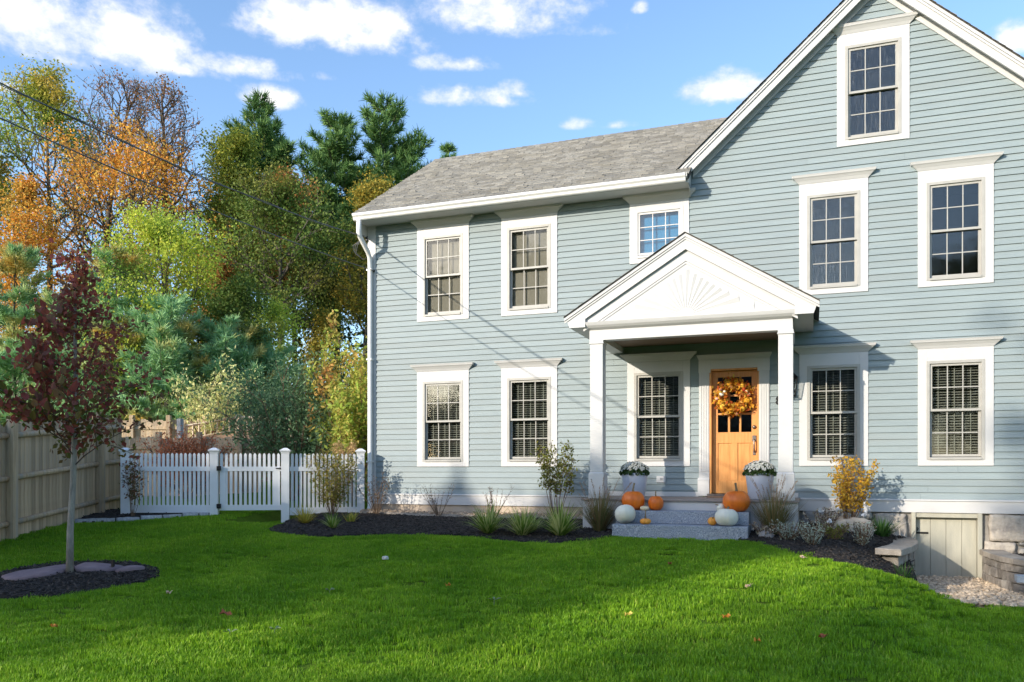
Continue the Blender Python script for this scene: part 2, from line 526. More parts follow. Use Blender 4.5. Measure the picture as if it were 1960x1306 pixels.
def ground_z(x, y):
    z = h(x, y) + .025 * noise3((x * .5, y * .5, 3)) * sms((-y - 2.5) / 1.5)
    if -10 < x < 3.9 and y > -2.35:                        # the house stands here; the pit and the beds have their own sheets
        z = min(z, .42 if x < -.2 else -.33)
    if x >= 1.2 and y > -2.62: z = min(z, -.33)
    return z


def grid_axis(a, b, fine_a, fine_b, fine, coarse):
    xs = []
    x = a
    while x < b:
        xs.append(x)
        if fine_a <= x < fine_b: x += fine
        else:
            dd = fine_a - x if x < fine_a else x - fine_b
            st = min(coarse, max(fine, dd * .3))
            x = min(x + st, fine_a) if x < fine_a else x + st
    xs.append(b)
    return xs


xs = grid_axis(-300, 300, -14, 5, .2, 20)
ys = grid_axis(-120, 400, -12, 1, .2, 20)
V = [(x, y, ground_z(x, y)) for y in ys for x in xs]
nx = len(xs)
F = [(j * nx + i, j * nx + i + 1, (j + 1) * nx + i + 1, (j + 1) * nx + i) for j in range(len(ys) - 1) for i in range(nx - 1)]
lawn = bpy.data.objects.new('ground', fastmesh('ground', V, F, SOIL, True))
put(lawn); tag(lawn, 'gently sloping green ground of the front yard and the hill behind', None, None, 'structure')


def inside(p, poly):
    x, y = p; c = False
    for i in range(len(poly)):
        (x0, y0), (x1, y1) = poly[i], poly[i - 1]
        if (y0 > y) != (y1 > y) and x < (x1 - x0) * (y - y0) / (y1 - y0) + x0: c = not c
    return c


def smooth_poly(pts, n=4):
    """closed Catmull-Rom through pts"""
    out = []
    m = len(pts)
    for i in range(m):
        p0, p1, p2, p3 = [Vector(pts[(i + k - 1) % m]) for k in range(4)]
        for t in range(n):
            t /= n
            out.append(tuple(.5 * ((2 * p1) + (-p0 + p2) * t + (2 * p0 - 5 * p1 + 4 * p2 - p3) * t * t + (-p0 + 3 * p1 - 3 * p2 + p3) * t ** 3)))
    return out


BED_L = [(-8.75, -1.3), (-8.55, -2.4), (-8.29, -2.98), (-7.72, -3.2), (-7.0, -3.15), (-6.54, -2.96), (-5.73, -2.77), (-4.85, -2.77), (-4.35, -2.97),
         (-3.91, -3.07), (-3.42, -3.11), (-3.04, -2.85), (-2.72, -2.42), (-2.6, -1.3), (-2.6, -.02), (-5, -.02), (-8.15, -.02), (-8.7, -.5)]
BED_R = [(-.95, -1.55), (-.95, -2.38), (-.84, -2.46), (-.54, -2.78), (-.33, -3.15), (.04, -3.5), (.3, -3.55), (.57, -3.45), (.88, -3.15), (1.15, -2.7), (1.28, -2.2), (1.34, -1), (1.34, -.02), (.5, -.02), (-.95, -.02)]
RING = [(-8.5 + 1.02 * math.cos(a) * (1 + .06 * math.sin(3 * a)) , -6.72 + .98 * math.sin(a) * (1 + .05 * math.cos(2 * a))) for a in np.linspace(0, 2 * math.pi, 28)[:-1]]
BED_F = [(-11.95, -3.45), (-11.5, -3.0), (-11.08, -2.62), (-10.7, -2.1), (-10.45, -1.85), (-10.6, -1.6), (-12.9, -2.0), (-12.55, -2.6)]


def z_bedL(x, y):
    e = min(1, max(0, (-.02 - y) / 1.0))
    return h(x, y) + .035 + .03 * noise3((x * 2, y * 2, 0))


def z_bedR(x, y):
    wall = .58 if x < .4 else .58 - .17 * min(1, (x - .4) / .9)
    front = h(x, -2.9) + .03
    if y < -2.4: return max(h(x, y) + .03, -.3)
    t = sms(-y / 2.9)
    f = h(x, max(y, -3.3)) + .03
    return wall * (1 - t) + max(f, front) * t + .02 * noise3((x * 3, y * 3, 5))


def z_ring(x, y):
    r = math.hypot(x + 8.5, y + 6.72)
    return h(x, y) + .04 + .06 * max(0, 1 - r) + .015 * noise3((x * 4, y * 4, 9))


def sheet(name, poly, zf, mat, cell=.1, label=None, chips=0, chipmat=None, seed=1, csize=(.05, .012, .006)):
    x0, x1 = min(p[0] for p in poly), max(p[0] for p in poly)
    y0, y1 = min(p[1] for p in poly), max(p[1] for p in poly)
    sp = smooth_poly(poly, 3)
    nx, ny = int((x1 - x0) / cell) + 2, int((y1 - y0) / cell) + 2
    idx = {}; V = []; F = []

    def vid(i, j):
        if (i, j) not in idx:
            x, y = x0 + i * cell, y0 + j * cell
            idx[(i, j)] = len(V); V.append((x, y, zf(x, y)))
        return idx[(i, j)]
    for i in range(nx):
        for j in range(ny):
            if inside((x0 + (i + .5) * cell, y0 + (j + .5) * cell), sp):
                F.append((vid(i, j), vid(i + 1, j), vid(i + 1, j + 1), vid(i, j + 1)))
    # drop the rim so that the sheet has thickness where it meets the lawn
    edges = {}
    for f in F:
        for a, b in zip(f, f[1:] + f[:1]):
            edges[(a, b)] = 1
    for (a, b) in list(edges):
        if (b, a) not in edges:
            va, vb = V[a], V[b]
            n = len(V); V.append((va[0], va[1], va[2] - .12)); V.append((vb[0], vb[1], vb[2] - .12))
            F.append((b, a, n, n + 1))
    o = bpy.data.objects.new(name, fastmesh(name, V, F, mat, True)); put(o)
    tag(o, label, None, None, 'structure')
    if chips:
        rng = np.random.default_rng(seed)
        P = []
        while len(P) < chips:
            x, y = rng.uniform(x0, x1), rng.uniform(y0, y1)
            if inside((x, y), sp): P.append((x, y, zf(x, y) + .006))
        P = np.array(P); n = len(P)
        a = rng.uniform(0, math.pi * 2, n); tl = rng.normal(0, .35, n)
        s = rng.uniform(.5, 1.5, (n, 3)) * np.array(csize)
        d1 = np.stack([np.cos(a) * np.cos(tl), np.sin(a) * np.cos(tl), np.sin(tl)], 1)
        d2 = np.stack([-np.sin(a), np.cos(a), rng.normal(0, .3, n)], 1)
        d3 = np.cross(d1, d2)
        Vc = []
        for sx, sy, sz in [(-1, -1, -1), (1, -1, -1), (1, 1, -1), (-1, 1, -1), (-1, -1, 1), (1, -1, 1), (1, 1, 1), (-1, 1, 1)]:
            Vc.append(P + d1 * (sx * s[:, :1] / 2) + d2 * (sy * s[:, 1:2] / 2) + d3 * (sz * s[:, 2:] / 2))
        Vc = np.stack(Vc, 1).reshape(-1, 3)
        f0 = np.array([(4, 5, 6, 7), (0, 1, 5, 4), (1, 2, 6, 5), (2, 3, 7, 6), (3, 0, 4, 7)])
        Fc = (np.arange(n)[:, None, None] * 8 + f0[None]).reshape(-1, 4)
        c = bpy.data.objects.new('mulch_chips', fastmesh('mulch_chips', Vc, Fc, chipmat)); put(c)
        tag(c, 'loose dark shredded bark chips scattered over ' + label, None, None, 'stuff')
    return o


sheet('mulch_bed', BED_L, z_bedL, MULCHG, .08, 'the black mulch bed along the left house wall', 7500, MULCHC, 1)
sheet('mulch_bed', BED_R, z_bedR, MULCHG, .08, 'the black mulch bed between the porch and the cellar door', 2600, MULCHC, 2)
sheet('mulch_ring', RING, z_ring, MULCHG, .07, 'the black mulch ring round the young red tree', 2300, MULCHC, 3)
sheet('mulch_strip', BED_F, lambda x, y: h(x, y) + .05, MULCHG, .1, 'the mulch strip below the left picket fence', 500, MULCHC, 4)
# sunlit drip strip of old leaves and stones along the foundation
STRIP = [(-8.2, -.02), (-8.2, -.42), (-6, -.46), (-3.5, -.42), (-3.5, -.02)]
sheet('gravel_strip', STRIP, lambda x, y: h(x, y) + .075 + .012 * noise3((x * 5, y * 5, 2)), GRAVM, .07, 'the tan gravel drip strip at the foot of the house wall', 700,
      surf('strip_litter', (.36, .25, .16), (.55, .42, .30), 16, .9, isl=.4), 5, (.045, .03, .012))

# ------------------------------------------------------------------ house
HOUSE = empty('house', (-1.5, 0, .5), 'grey blue clapboard house with white trim, steep front gable and pedimented porch', 'house')
ZS, EXPO = .997, .1045
XL, XR = -8.03, 3.74
EAVE_Z = 6.24
PEAKX, PEAKZ, GSL = .96, 9.30, .90


def win_spec():
    W = []
    for (x0, x1, key) in ((-7.127, -6.047, 'a'), (-5.395, -4.313, 'b'), (-3.03, -1.945, 'c'), (-.185, .85, 'd'), (1.562, 2.6, 'e')):
        W.append((x0, x1, 1.516, 3.333, key, 1))
        if key != 'c': W.append((x0, x1, 4.297, 6.105, key, 2))
    W.append((-2.99, -1.962, 5.054, 6.10, 'c', 2))
    W.append((.388, 1.445, 6.647, 8.437, 'g', 3))
    return W


WINS = win_spec()
DOOR = (-1.794, -.651, 1.0, 3.36)
HOLES = [(w[0] + .05, w[1] - .05, w[2] + .05, w[3] - .05) for w in WINS] + [(DOOR[0] + .05, DOOR[1] - .05, .9, DOOR[3] - .1)]


def wall_span(z):
    if z < EAVE_Z + .02: return XL, XR
    dx = (PEAKZ - .12 - z) / GSL
    return PEAKX - dx, PEAKX + dx


def build_siding():
    rng = random.Random(3)
    segs = []
    k = 0
    while True:
        z0 = ZS + k * EXPO
        z1 = z0 + EXPO + .012
        k += 1
        a, b = wall_span(z1)
        if b - a < .12: break
        a2, b2 = wall_span(z0 + .005)
        cuts = sorted([(x0, x1) for (x0, x1, c, d) in HOLES if c < z1 - .02 and d > z0 + .02])
        cur = a; runs = []
        for (c0, c1) in cuts:
            if c0 > cur: runs.append((cur, c0))
            cur = max(cur, c1)
        if cur < b: runs.append((cur, b))
        for (r0, r1) in runs:
            if r1 - r0 > 4.2 and k % 3 != 0:                       # butt joints of long runs
                m = r0 + (r1 - r0) * rng.uniform(.3, .7)
                parts = [(r0, m - .001), (m + .001, r1)]
            else:
                parts = [(r0, r1)]
            for (p0, p1) in parts:
                q0 = a2 if (p0 == a and z0 > EAVE_Z) else p0
                q1 = b2 if (p1 == b and z0 > EAVE_Z) else p1
                segs.append((p0, p1, q0, q1, z0, z1))
    segs.sort(key=lambda s: -(s[1] - s[0]))

    def board(mb, s):
        p0, p1, q0, q1, z0, z1 = s
        yb, yt = -.023 - rng.uniform(0, .0015), -.004
        mb.add([(q0, yb, z0), (q1, yb, z0), (q1, 0.0, z0 + .004), (q0, 0.0, z0 + .004), (p0, yt, z1), (p1, yt, z1), (p1, 0.0, z1), (p0, 0.0, z1)],
               [(0, 3, 2, 1), (4, 5, 6, 7), (0, 1, 5, 4), (1, 2, 6, 5), (2, 3, 7, 6), (3, 0, 4, 7)])
    for s in segs[:300]:
        mb = MB(); board(mb, s); mb.build('clapboard', SIDING, HOUSE)
    if segs[300:]:
        mb = MB()
        for s in segs[300:]: board(mb, s)
        mb.build('clapboard_infill', SIDING, HOUSE, kind='stuff')
    return len(segs)


NSEG = build_siding()

# sheathing behind the boards (one wall with openings), other three walls and floor slab
def rect_wall(mb, x0, x1, z0, z1, y0, y1, holes):
    zs = sorted({z0, z1} | {z for hh in holes for z in (hh[2], hh[3]) if z0 < z < z1})
    for a, b in zip(zs, zs[1:]):
        cur = x0
        for (c0, c1, c2, c3) in sorted(hh for hh in holes if hh[2] < b - 1e-4 and hh[3] > a + 1e-4):
            if c0 > cur: mb.box(cur, c0, y0, y1, a, b)
            cur = max(cur, c1)
        if cur < x1: mb.box(cur, x1, y0, y1, a, b)


mb = MB()
rect_wall(mb, -8.19, 3.84, .8, EAVE_Z, .004, .10, HOLES)
# gable triangle round the attic window
g0, g1, gz0, gz1 = HOLES[9] if HOLES[9][2] > 6.5 else [hh for hh in HOLES if hh[2] > 6.5][0]
def gx(z): return (PEAKZ - .1 - z) / GSL
mb.ext([(PEAKX - gx(EAVE_Z), EAVE_Z), (PEAKX + gx(EAVE_Z), EAVE_Z), (PEAKX + gx(gz0), gz0), (PEAKX - gx(gz0), gz0)], .004, .1, 'y')
mb.ext([(PEAKX - gx(gz0), gz0), (g0, gz0), (g0, gz1), (PEAKX - gx(gz1), gz1)][::1], .004, .1, 'y')
mb.ext([(g1, gz0), (PEAKX + gx(gz0), gz0), (PEAKX + gx(gz1), gz1), (g1, gz1)], .004, .1, 'y')
mb.ext([(PEAKX - gx(gz1), gz1), (PEAKX + gx(gz1), gz1), (PEAKX, PEAKZ - .1)], .004, .1, 'y')
mb.box(-8.19, -8.09, .104, 8.4, .8, EAVE_Z); mb.box(3.74, 3.84, .104, 8.4, .8, EAVE_Z); mb.box(-8.19, 3.84, 8.404, 8.5, .8, EAVE_Z)
mb.build('wall_sheathing', SIDING, HOUSE)

# corner boards, frieze, skirt
MB().box(-8.21, -8.03, -.032, .02, .79, 6.27).build('corner_board', WHITE, HOUSE, bevel=.004)
MB().box(3.74, 3.88, -.032, .02, .79, 6.6).build('corner_board', WHITE, HOUSE, bevel=.004)
for (a, b) in ((-8.21, -3.37), (-.19, 3.88)):
    mb = MB(); mb.box(a, b, -.036, .003, .79, .97)
    mb.ext([(-.055, .972), (.003, .972), (.003, 1.002), (-.05, .99)], a, b, 'x')
    mb.build('skirt_board', WHITE, HOUSE)
MB().box(-3.36, -1.80, -.03, .003, 1.0, 1.075).build('skirt_board', WHITE, HOUSE)
MB().box(-.645, -.20, -.03, .003, 1.0, 1.075).build('skirt_board', WHITE, HOUSE)
# foundation
MB().box(-8.17, -2.0, .0, .3, -.3, .788).build('foundation_wall', CONC, HOUSE)
MB().box(-2.0, 1.47, .03, .3, -.5, .788).build('foundation_wall', MORTAR, HOUSE)
MB().box(2.44, 3.86, .05, .3, -.5, .788).build('foundation_wall', MORTAR, HOUSE)
k = 0
for (x0, x1, z0, z1, mt) in [(-.15, .30, .56, .785, STONE), (.31, .60, .45, .785, STONE), (.62, .90, .40, .66, STONE), (.62, .92, .67, .785, STONE),
                             (.93, 1.41, .20, .785, STONE2), (-.15, .3, .3, .55, STONE), (.63, .92, .2, .39, STONE),
                             (2.53, 3.10, .36, .78, STONE2), (2.92, 3.55, .30, .77, STONE), (2.46, 2.9, .19, .36, STONE2), (2.92, 3.5, .0, .28, STONE), (2.46, 2.9, -.1, .18, STONE), (3.56, 3.84, .1, .78, STONE2)]:
    k += 1
    mb = MB(); rough_block(mb, x0, x1, -.022 - .012 * (k % 3), .12, z0, z1, .05, .016, k, .22)
    o = mb.build('foundation_stone', mt, HOUSE, True)

# cellar door opening
CD = empty('cellar_door', (1.93, .06, -.2), 'low drab olive plank cellar door set in the stone foundation', 'door')
zt, zb = .735, -.21
mb = MB(); mb.box(1.47, 1.53, -.03, .14, zb, .788); mb.box(2.385, 2.445, -.03, .14, zb, .788); mb.box(1.53, 2.385, -.01, .14, zt - .02, .786)
mb.build('door_frame', GREYP, CD)
for a, b in ((1.532, 1.748), (1.752, 1.966), (1.970, 2.184), (2.188, 2.383)):
    MB().box(a, b, .085, .115, zb, zt - .022).build('plank', GREYP, CD, bevel=.004)
MB().box(1.53, 2.385, .118, .13, zb, zt).build('door_backing', DARK, CD)
mb = MB(); mb.box(1.55, 1.72, .075, .085, .45, .48); mb.tube([(1.56, .07, .50), (1.575, .06, .53), (1.56, .07, .55)], .008, 6)
mb.build('strap_hinge', BLACK, CD)


# ---- windows
def crown(mb, x0, x1, z, hgt=.13, fl=.115, pr=.115):
    """stepped crown moulding over a casing: flares to the sides and to the front"""
    st = [(0, .0, .030), (.22, .02, .045), (.30, .03, .05), (.62, .062, .08), (.72, .08, .095), (.84, .085, .10), (1.0, .09, .11)]
    prev = None
    for (t, f, p) in st:
        zz = z + hgt * t
        ring = [(x0 - f * fl / .09, -p * pr / .11, zz), (x1 + f * fl / .09, -p * pr / .11, zz), (x1 + f * fl / .09, .003, zz), (x0 - f * fl / .09, .003, zz)]
        b = len(mb.v); mb.v.extend(ring)
        if prev is not None:
            for i in range(4): mb.f.append((prev + i, prev + (i + 1) % 4, b + (i + 1) % 4, b + i))
        else: mb.f.append((b + 3, b + 2, b + 1, b))
        prev = b
    mb.f.append((prev, prev + 1, prev + 2, prev + 3))


def window(x0, x1, z0, z1, key, floor):
    small = (key == 'c' and floor == 2)
    cs, cb, ch = .13, .105, .20
    if small: cs, cb, ch = .11, .10, .13
    yo = -.03
    ox0, ox1, oz0, oz1 = x0 + cs, x1 - cs, z0 + cb, z1 - ch
    mb = MB()
    mb.box(x0, ox0, yo, .003, z0, z1); mb.box(ox1, x1, yo, .003, z0, z1)
    mb.box(ox0, ox1, yo, .003, z0, oz0); mb.box(ox0, ox1, yo, .003, oz1, z1)
    W = mb.build('window', WHITE, HOUSE, bevel=.003)
    mb = MB(); crown(mb, x0, x1, z1 + .002, .13 if floor != 2 or key in 'de' else EAVE_Z - .006 - z1)
    mb.build('crown_moulding', WHITE, W)
    # frame (jambs) set in the opening
    jw = .035
    mb = MB()
    y0, y1 = -.036, .10
    mb.box(ox0 - .012, ox0 + jw, y0, y1, oz0 - .01, oz1 + .01); mb.box(ox1 - jw, ox1 + .012, y0, y1, oz0 - .01, oz1 + .01)
    mb.box(ox0 + jw, ox1 - jw, y0, y1, oz1 - jw, oz1 + .01)
    mb.ext([(-.05, oz0 - .012), (y1, oz0 - .012), (y1, oz0 + jw + .006), (-.05, oz0 + jw - .012)], ox0 + jw, ox1 - jw, 'x')
    mb.build('frame', SASH if not small else WHITE, W, bevel=.002)
    gx0, gx1, gz0, gz1 = ox0 + jw, ox1 - jw, oz0 + jw + .004, oz1 - jw
    zm = (gz0 + gz1) / 2
    glass = GLASSD if (key in 'dg' and floor > 1) else (GLASSM if key in 'ab' and floor == 2 else GLASS)
    r = .036; m = .0075

    def sash(a, b, c, d, y, nm, rows):
        mb = MB()
        th = .03
        mb.box(a, a + r, y, y + th, c, d); mb.box(b - r, b, y, y + th, c, d)
        mb.box(a + r, b - r, y, y + th, c, c + r); mb.box(a + r, b - r, y, y + th, d - r, d)
        ga, gb, gc, gd = a + r, b - r, c + r, d - r
        for i in (1, 2):
            xx = ga + (gb - ga) * i / 3; mb.box(xx - m, xx + m, y + .006, y + .022, gc, gd)
        for j in range(1, rows):
            zz = gc + (gd - gc) * j / rows; mb.box(ga, gb, y + .0055, y + .0225, zz - m, zz + m)
        mb.build(nm, SASH if not small else WHITE, W)
        for i in range(3):
            for j in range(rows):
                xa, xb = ga + (gb - ga) * i / 3 + (m if i else 0), ga + (gb - ga) * (i + 1) / 3 - (m if i < 2 else 0)
                za, zb_ = gc + (gd - gc) * j / rows + (m if j else 0), gc + (gd - gc) * (j + 1) / rows - (m if j < rows - 1 else 0)
                MB().box(xa, xb, y + .012, y + .016, za, zb_).build('pane', glass, W)
    if small:
        sash(gx0, gx1, gz0, gz1, -.02, 'sash', 3)
    else:
        sash(gx0, gx1, zm - r / 2, gz1, -.012, 'upper_sash', 2)
        sash(gx0, gx1, gz0, zm + r / 2, .026, 'lower_sash', 2)
    # what is behind the glass
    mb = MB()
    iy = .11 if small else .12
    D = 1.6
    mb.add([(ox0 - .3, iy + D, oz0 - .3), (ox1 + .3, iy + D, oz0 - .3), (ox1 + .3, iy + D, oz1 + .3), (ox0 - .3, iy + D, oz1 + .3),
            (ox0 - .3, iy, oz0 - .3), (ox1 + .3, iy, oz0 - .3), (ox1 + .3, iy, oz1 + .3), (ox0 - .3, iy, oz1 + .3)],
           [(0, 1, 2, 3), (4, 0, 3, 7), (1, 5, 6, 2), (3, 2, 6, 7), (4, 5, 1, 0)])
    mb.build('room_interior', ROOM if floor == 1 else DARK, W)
    if floor == 1:
        mb = MB()
        z = oz0 + .05
        rg = random.Random(int(x0 * 100))
        while z < oz1 - .03:
            t = rg.uniform(-.002, .002)
            mb.ext([(.078, z + t), (.080, z + .003 + t), (.112, z + .017 + t), (.112, z + .014 + t)], gx0 + .012, gx1 - .012, 'x')
            z += .041
        mb.build('blind_slats', BLIND, W, kind='stuff')
        mb = MB(); mb.box(gx0 + .01, gx1 - .01, .075, .117, oz1 - .045, oz1 - .01)
        for xx in (gx0 + .13, (gx0 + gx1) / 2, gx1 - .13): mb.box(xx - .006, xx + .006, .0765, .0775, oz0 + .05, oz1 - .05)
        mb.build('blind_headrail', BLIND, W)
    elif small:
        MB().box(gx0 - .005, gx1 + .005, .075, .078, gz0 - .005, gz1 + .005).build('blue_backing', BLUEF, W)  # plain blue sheet filling the small window behind its panes
    elif key in 'ab':
        MB().box(gx0 - .005, gx1 + .005, .085, .088, gz0 - .005, gz1 + .005).build('roller_shade', SHADE, W)


for w in WINS: window(*w)

# ---- front door
def door():
    x0, x1, zt_ = -1.624, -.816, 3.157
    cas = MB()
    for (a, b) in ((-1.794, x0), (x1, -.651)):
        cas.box(a, b, -.035, .003, 1.30, zt_)
        n = 4; wd = (b - a)
        for i in range(n):                                   # flutes: raised fillets
            xa = a + wd * (i + .28) / n * .92 + .012
            cas.box(xa, xa + wd * .11, -.043, -.035, 1.42, zt_ - .06)
    C = cas.build('door_surround', WHITE, HOUSE)
    for (a, b) in ((-1.815, x0), (x1, -.63)):
        mb = MB(); mb.box(a, b, -.05, .003, 1.012, 1.28); mb.ext([(-.05, 1.282), (.003, 1.282), (.003, 1.318), (-.038, 1.318)], a, b, 'x')
        mb.build('plinth_block', WHITE, C)
    mb = MB(); mb.box(-1.80, -.645, -.04, .003, zt_ + .002, 3.31); crown(mb, -1.80, -.645, 3.312, .085, .03, .09)
    for (a, b) in ((-1.80, -1.60), (-.84, -.645)): mb.box(a, b, -.052, -.041, zt_ - .06, 3.305)
    mb.build('lintel', WHITE, C)
    J = MB(); J.box(x0, x0 + .035, -.03, .14, 1.05, zt_); J.box(x1 - .03, x1, -.03, .14, 1.05, zt_); J.box(x0 + .035, x1 - .03, -.03, .14, zt_ - .03, zt_)
    J.build('door_jamb', DOORW, C)
    MB().box(x0 - .03, x1 + .03, -.10, .14, 1.006, 1.05).build('threshold', BRASS, C)
    # slab
    dx0, dx1, dz0, dz1 = x0 + .036, x1 - .031, 1.055, zt_ - .032
    ya, yb = .075, .118
    gx0_, gx1_ = dx0 + .095, dx1 - .095
    gz0_, gz1_ = 2.09, 3.02
    mb = MB()
    mb.box(dx0, gx0_, ya, yb, dz0, dz1); mb.box(gx1_, dx1, ya, yb, dz0, dz1)
    mb.box(gx0_, gx1_, ya, yb, gz1_, dz1); mb.box(gx0_, gx1_, ya, yb, 1.905, gz0_)
    mb.box(gx0_, gx1_, ya, yb, dz0, 1.27)
    xm = (gx0_ + gx1_) / 2
    mb.box(xm - .05, xm + .05, ya, yb, 1.27, 1.905)
    for i in (1, 2):
        xx = gx0_ + (gx1_ - gx0_) * i / 3; mb.box(xx - .017, xx + .017, ya + .004, yb - .004, gz0_, gz1_)
    for j in (1, 2):
        zz = gz0_ + (gz1_ - gz0_) * j / 3; mb.box(gx0_, gx1_, ya + .005, yb - .005, zz - .017, zz + .017)
    D = mb.build('front_door', DOORW, HOUSE, bevel=.003)
    for (a, b) in ((gx0_, xm - .05), (xm + .05, gx1_)):
        mb = MB(); mb.box(a, b, ya + .016, yb - .01, 1.27, 1.905); mb.box(a + .03, b - .03, ya + .010, ya + .0155, 1.30, 1.875)
        mb.build('door_panel', DOORW, D)
    for i in range(3):
        for j in range(3):
            xa = gx0_ + (gx1_ - gx0_) * i / 3; xb = gx0_ + (gx1_ - gx0_) * (i + 1) / 3
            za = gz0_ + (gz1_ - gz0_) * j / 3; zb_ = gz0_ + (gz1_ - gz0_) * (j + 1) / 3
            MB().box(xa, xb, ya + .018, ya + .024, za, zb_).build('pane', GLASS, D)
    MB().add([(x0 - .1, 1.6, .9), (x1 + .1, 1.6, .9), (x1 + .1, 1.6, 3.3), (x0 - .1, 1.6, 3.3), (x0 - .1, .145, .9), (x1 + .1, .145, .9), (x1 + .1, .145, 3.3), (x0 - .1, .145, 3.3)],
             [(0, 1, 2, 3), (4, 0, 3, 7), (1, 5, 6, 2), (3, 2, 6, 7), (4, 5, 1, 0)]).build('hall_interior', DARK, D)
    hx = dx1 - .05
    mb = MB(); mb.lathe([(.034, 0), (.034, .012), (.026, .02), (.02, .03)], (0, 0, 0), 14)
    mb.v = [(hx + v[0], ya - v[2], 2.17 + v[1]) for v in mb.v]; mb.f = [f[::-1] for f in mb.f]
    mb.build('deadbolt', BRASS, D, True)
    mb = MB(); mb.box(hx - .032, hx + .032, ya - .014, ya, 1.93, 2.03)
    mb.tube([(hx, ya - .012, 1.965), (hx, ya - .055, 1.945), (hx, ya - .062, 1.88), (hx, ya - .058, 1.80), (hx, ya - .035, 1.755), (hx, ya - .005, 1.75)], [.012, .013, .012, .014, .012, .011], 8)
    mb.box(hx - .022, hx + .022, ya - .01, ya, 1.70, 1.775)
    mb.build('handle', BRASS, D, bevel=.003)


door()

# outlet cover, house number, downspout, gutter
mb = MB(); mb.box(-2.515, -2.36, -.045, -.004, 1.235, 1.345); o = mb.build('outlet_cover', WHITE, HOUSE, bevel=.004)
MB().box(-2.455, -2.405, -.05, -.0455, 1.275, 1.315).build('outlet_socket', surf('outlet_grey', (.3, .3, .3)), o)


def text(ch, x, z, size, y, parent, mat):
    cu = bpy.data.curves.new('house_number', 'FONT'); cu.body = ch; cu.size = size; cu.extrude = .006; cu.offset = .004
    cu.materials.append(mat)
    tmp = bpy.data.objects.new('house_number', cu)
    me = bpy.data.meshes.new_from_object(tmp); bpy.data.objects.remove(tmp)
    if not me.materials: me.materials.append(mat)
    o = bpy.data.objects.new('house_number', me); put(o, parent)
    o.location = Vector((x, y, z)) - wloc(parent); o.rotation_euler = (R(90), 0, 0)


text('8', -.555, 2.53, .19, -.026, HOUSE, BLACK)
text('0', -.388, 2.53, .19, -.026, HOUSE, BLACK)

# ---- main roof of the left wing
RS = (8.70 - 6.37) / (3.2 + .47)
RX0 = -8.29


def roofz(y): return 6.37 + RS * (y + .47)


def roof_xmax(z):
    return max(-1.90, PEAKX - (PEAKZ + .03 - z) / GSL - .03)


def shingles(mb, rng):
    ns = 30
    L_ = (3.67) / ns
    for k in range(ns):
        y0, y1 = -.49 + k * L_, -.49 + (k + 1) * L_ + .035
        z0 = roofz(y0); z1 = roofz(y1)
        xe = roof_xmax(z0)
        x = RX0 - rng.uniform(0, .3)
        while x < xe:
            wd = rng.uniform(.13, .24)
            xa, xb = max(RX0, x), min(xe, x + wd - .004)
            x += wd
            if xb - xa < .03: continue
            t = rng.choice((.014, .020, .027, .017))
            j = rng.uniform(-.012, .006)
            mb.add([(xa, y0 + j, z0 + RS * j), (xb, y0 + j, z0 + RS * j), (xb, y0 + j, z0 + RS * j + t + .006), (xa, y0 + j, z0 + RS * j + t + .006),
                    (xa, y1, z1 + .003), (xb, y1, z1 + .003)],
                   [(0, 1, 2, 3), (3, 2, 5, 4), (0, 3, 4), (1, 5, 2)])


mb = MB()
poly = [(RX0 + .005, -.47), (-1.905, -.47)]
for y in np.linspace(.15, 3.2, 6): poly.append((roof_xmax(roofz(y)) - .005, y))
poly.append((RX0 + .005, 3.2))
n = len(poly)
mb.add([(x, y, roofz(y) - .004) for (x, y) in poly] + [(x, y, roofz(y) - .10) for (x, y) in poly],
       [tuple(range(n)), tuple(range(n, 2 * n))[::-1]] + [(i, (i + 1) % n, n + (i + 1) % n, n + i) for i in range(n)])
mb.add([(RX0 + .005, 3.205, 8.69), (2, 3.205, 8.69), (2, 8.6, 5.6), (RX0 + .005, 8.6, 5.6)], [(0, 1, 2, 3)])
ROOF = mb.build('roof', SHDARK, HOUSE)
mb = MB(); shingles(mb, random.Random(8)); mb.build('shingles', SHINGLE, ROOF, kind='stuff')
mb = MB()                                                   # ridge caps
x = RX0
while x < .2:
    mb.add([(x, 3.06, roofz(3.06) + .018), (x + .16, 3.06, roofz(3.06) + .012), (x + .16, 3.205, roofz(3.205) + .03), (x, 3.205, roofz(3.205) + .04), (x, 3.35, roofz(3.06) + .018), (x + .16, 3.35, roofz(3.06) + .012)],
           [(0, 1, 2, 3), (3, 2, 5, 4), (0, 3, 4)])
    x += .145
mb.build('ridge_caps', SHINGLE, ROOF, kind='stuff')
# eave: soffit, fascia, gutter with rolled profile
MB().box(-8.21, -1.93, -.40, .0, EAVE_Z, EAVE_Z + .02).build('soffit', WHITE, HOUSE)
MB().box(-8.24, -1.92, -.43, -.402, EAVE_Z - .01, 6.36).build('fascia', WHITE, HOUSE)
gp = [(-.432, 6.235), (-.49, 6.235), (-.505, 6.25), (-.515, 6.285), (-.545, 6.315), (-.552, 6.35), (-.545, 6.358), (-.535, 6.35), (-.50, 6.29), (-.44, 6.25)]
mb = MB(); mb.ext(gp, -8.25, -1.955, 'x'); GUT = mb.build('gutter', GATTERM, HOUSE)
mb = MB()
for xx in np.arange(-7.9, -2, .62): mb.box(xx, xx + .02, -.54, -.434, 6.345, 6.352)
mb.build('gutter_hanger', GATTERM, GUT)
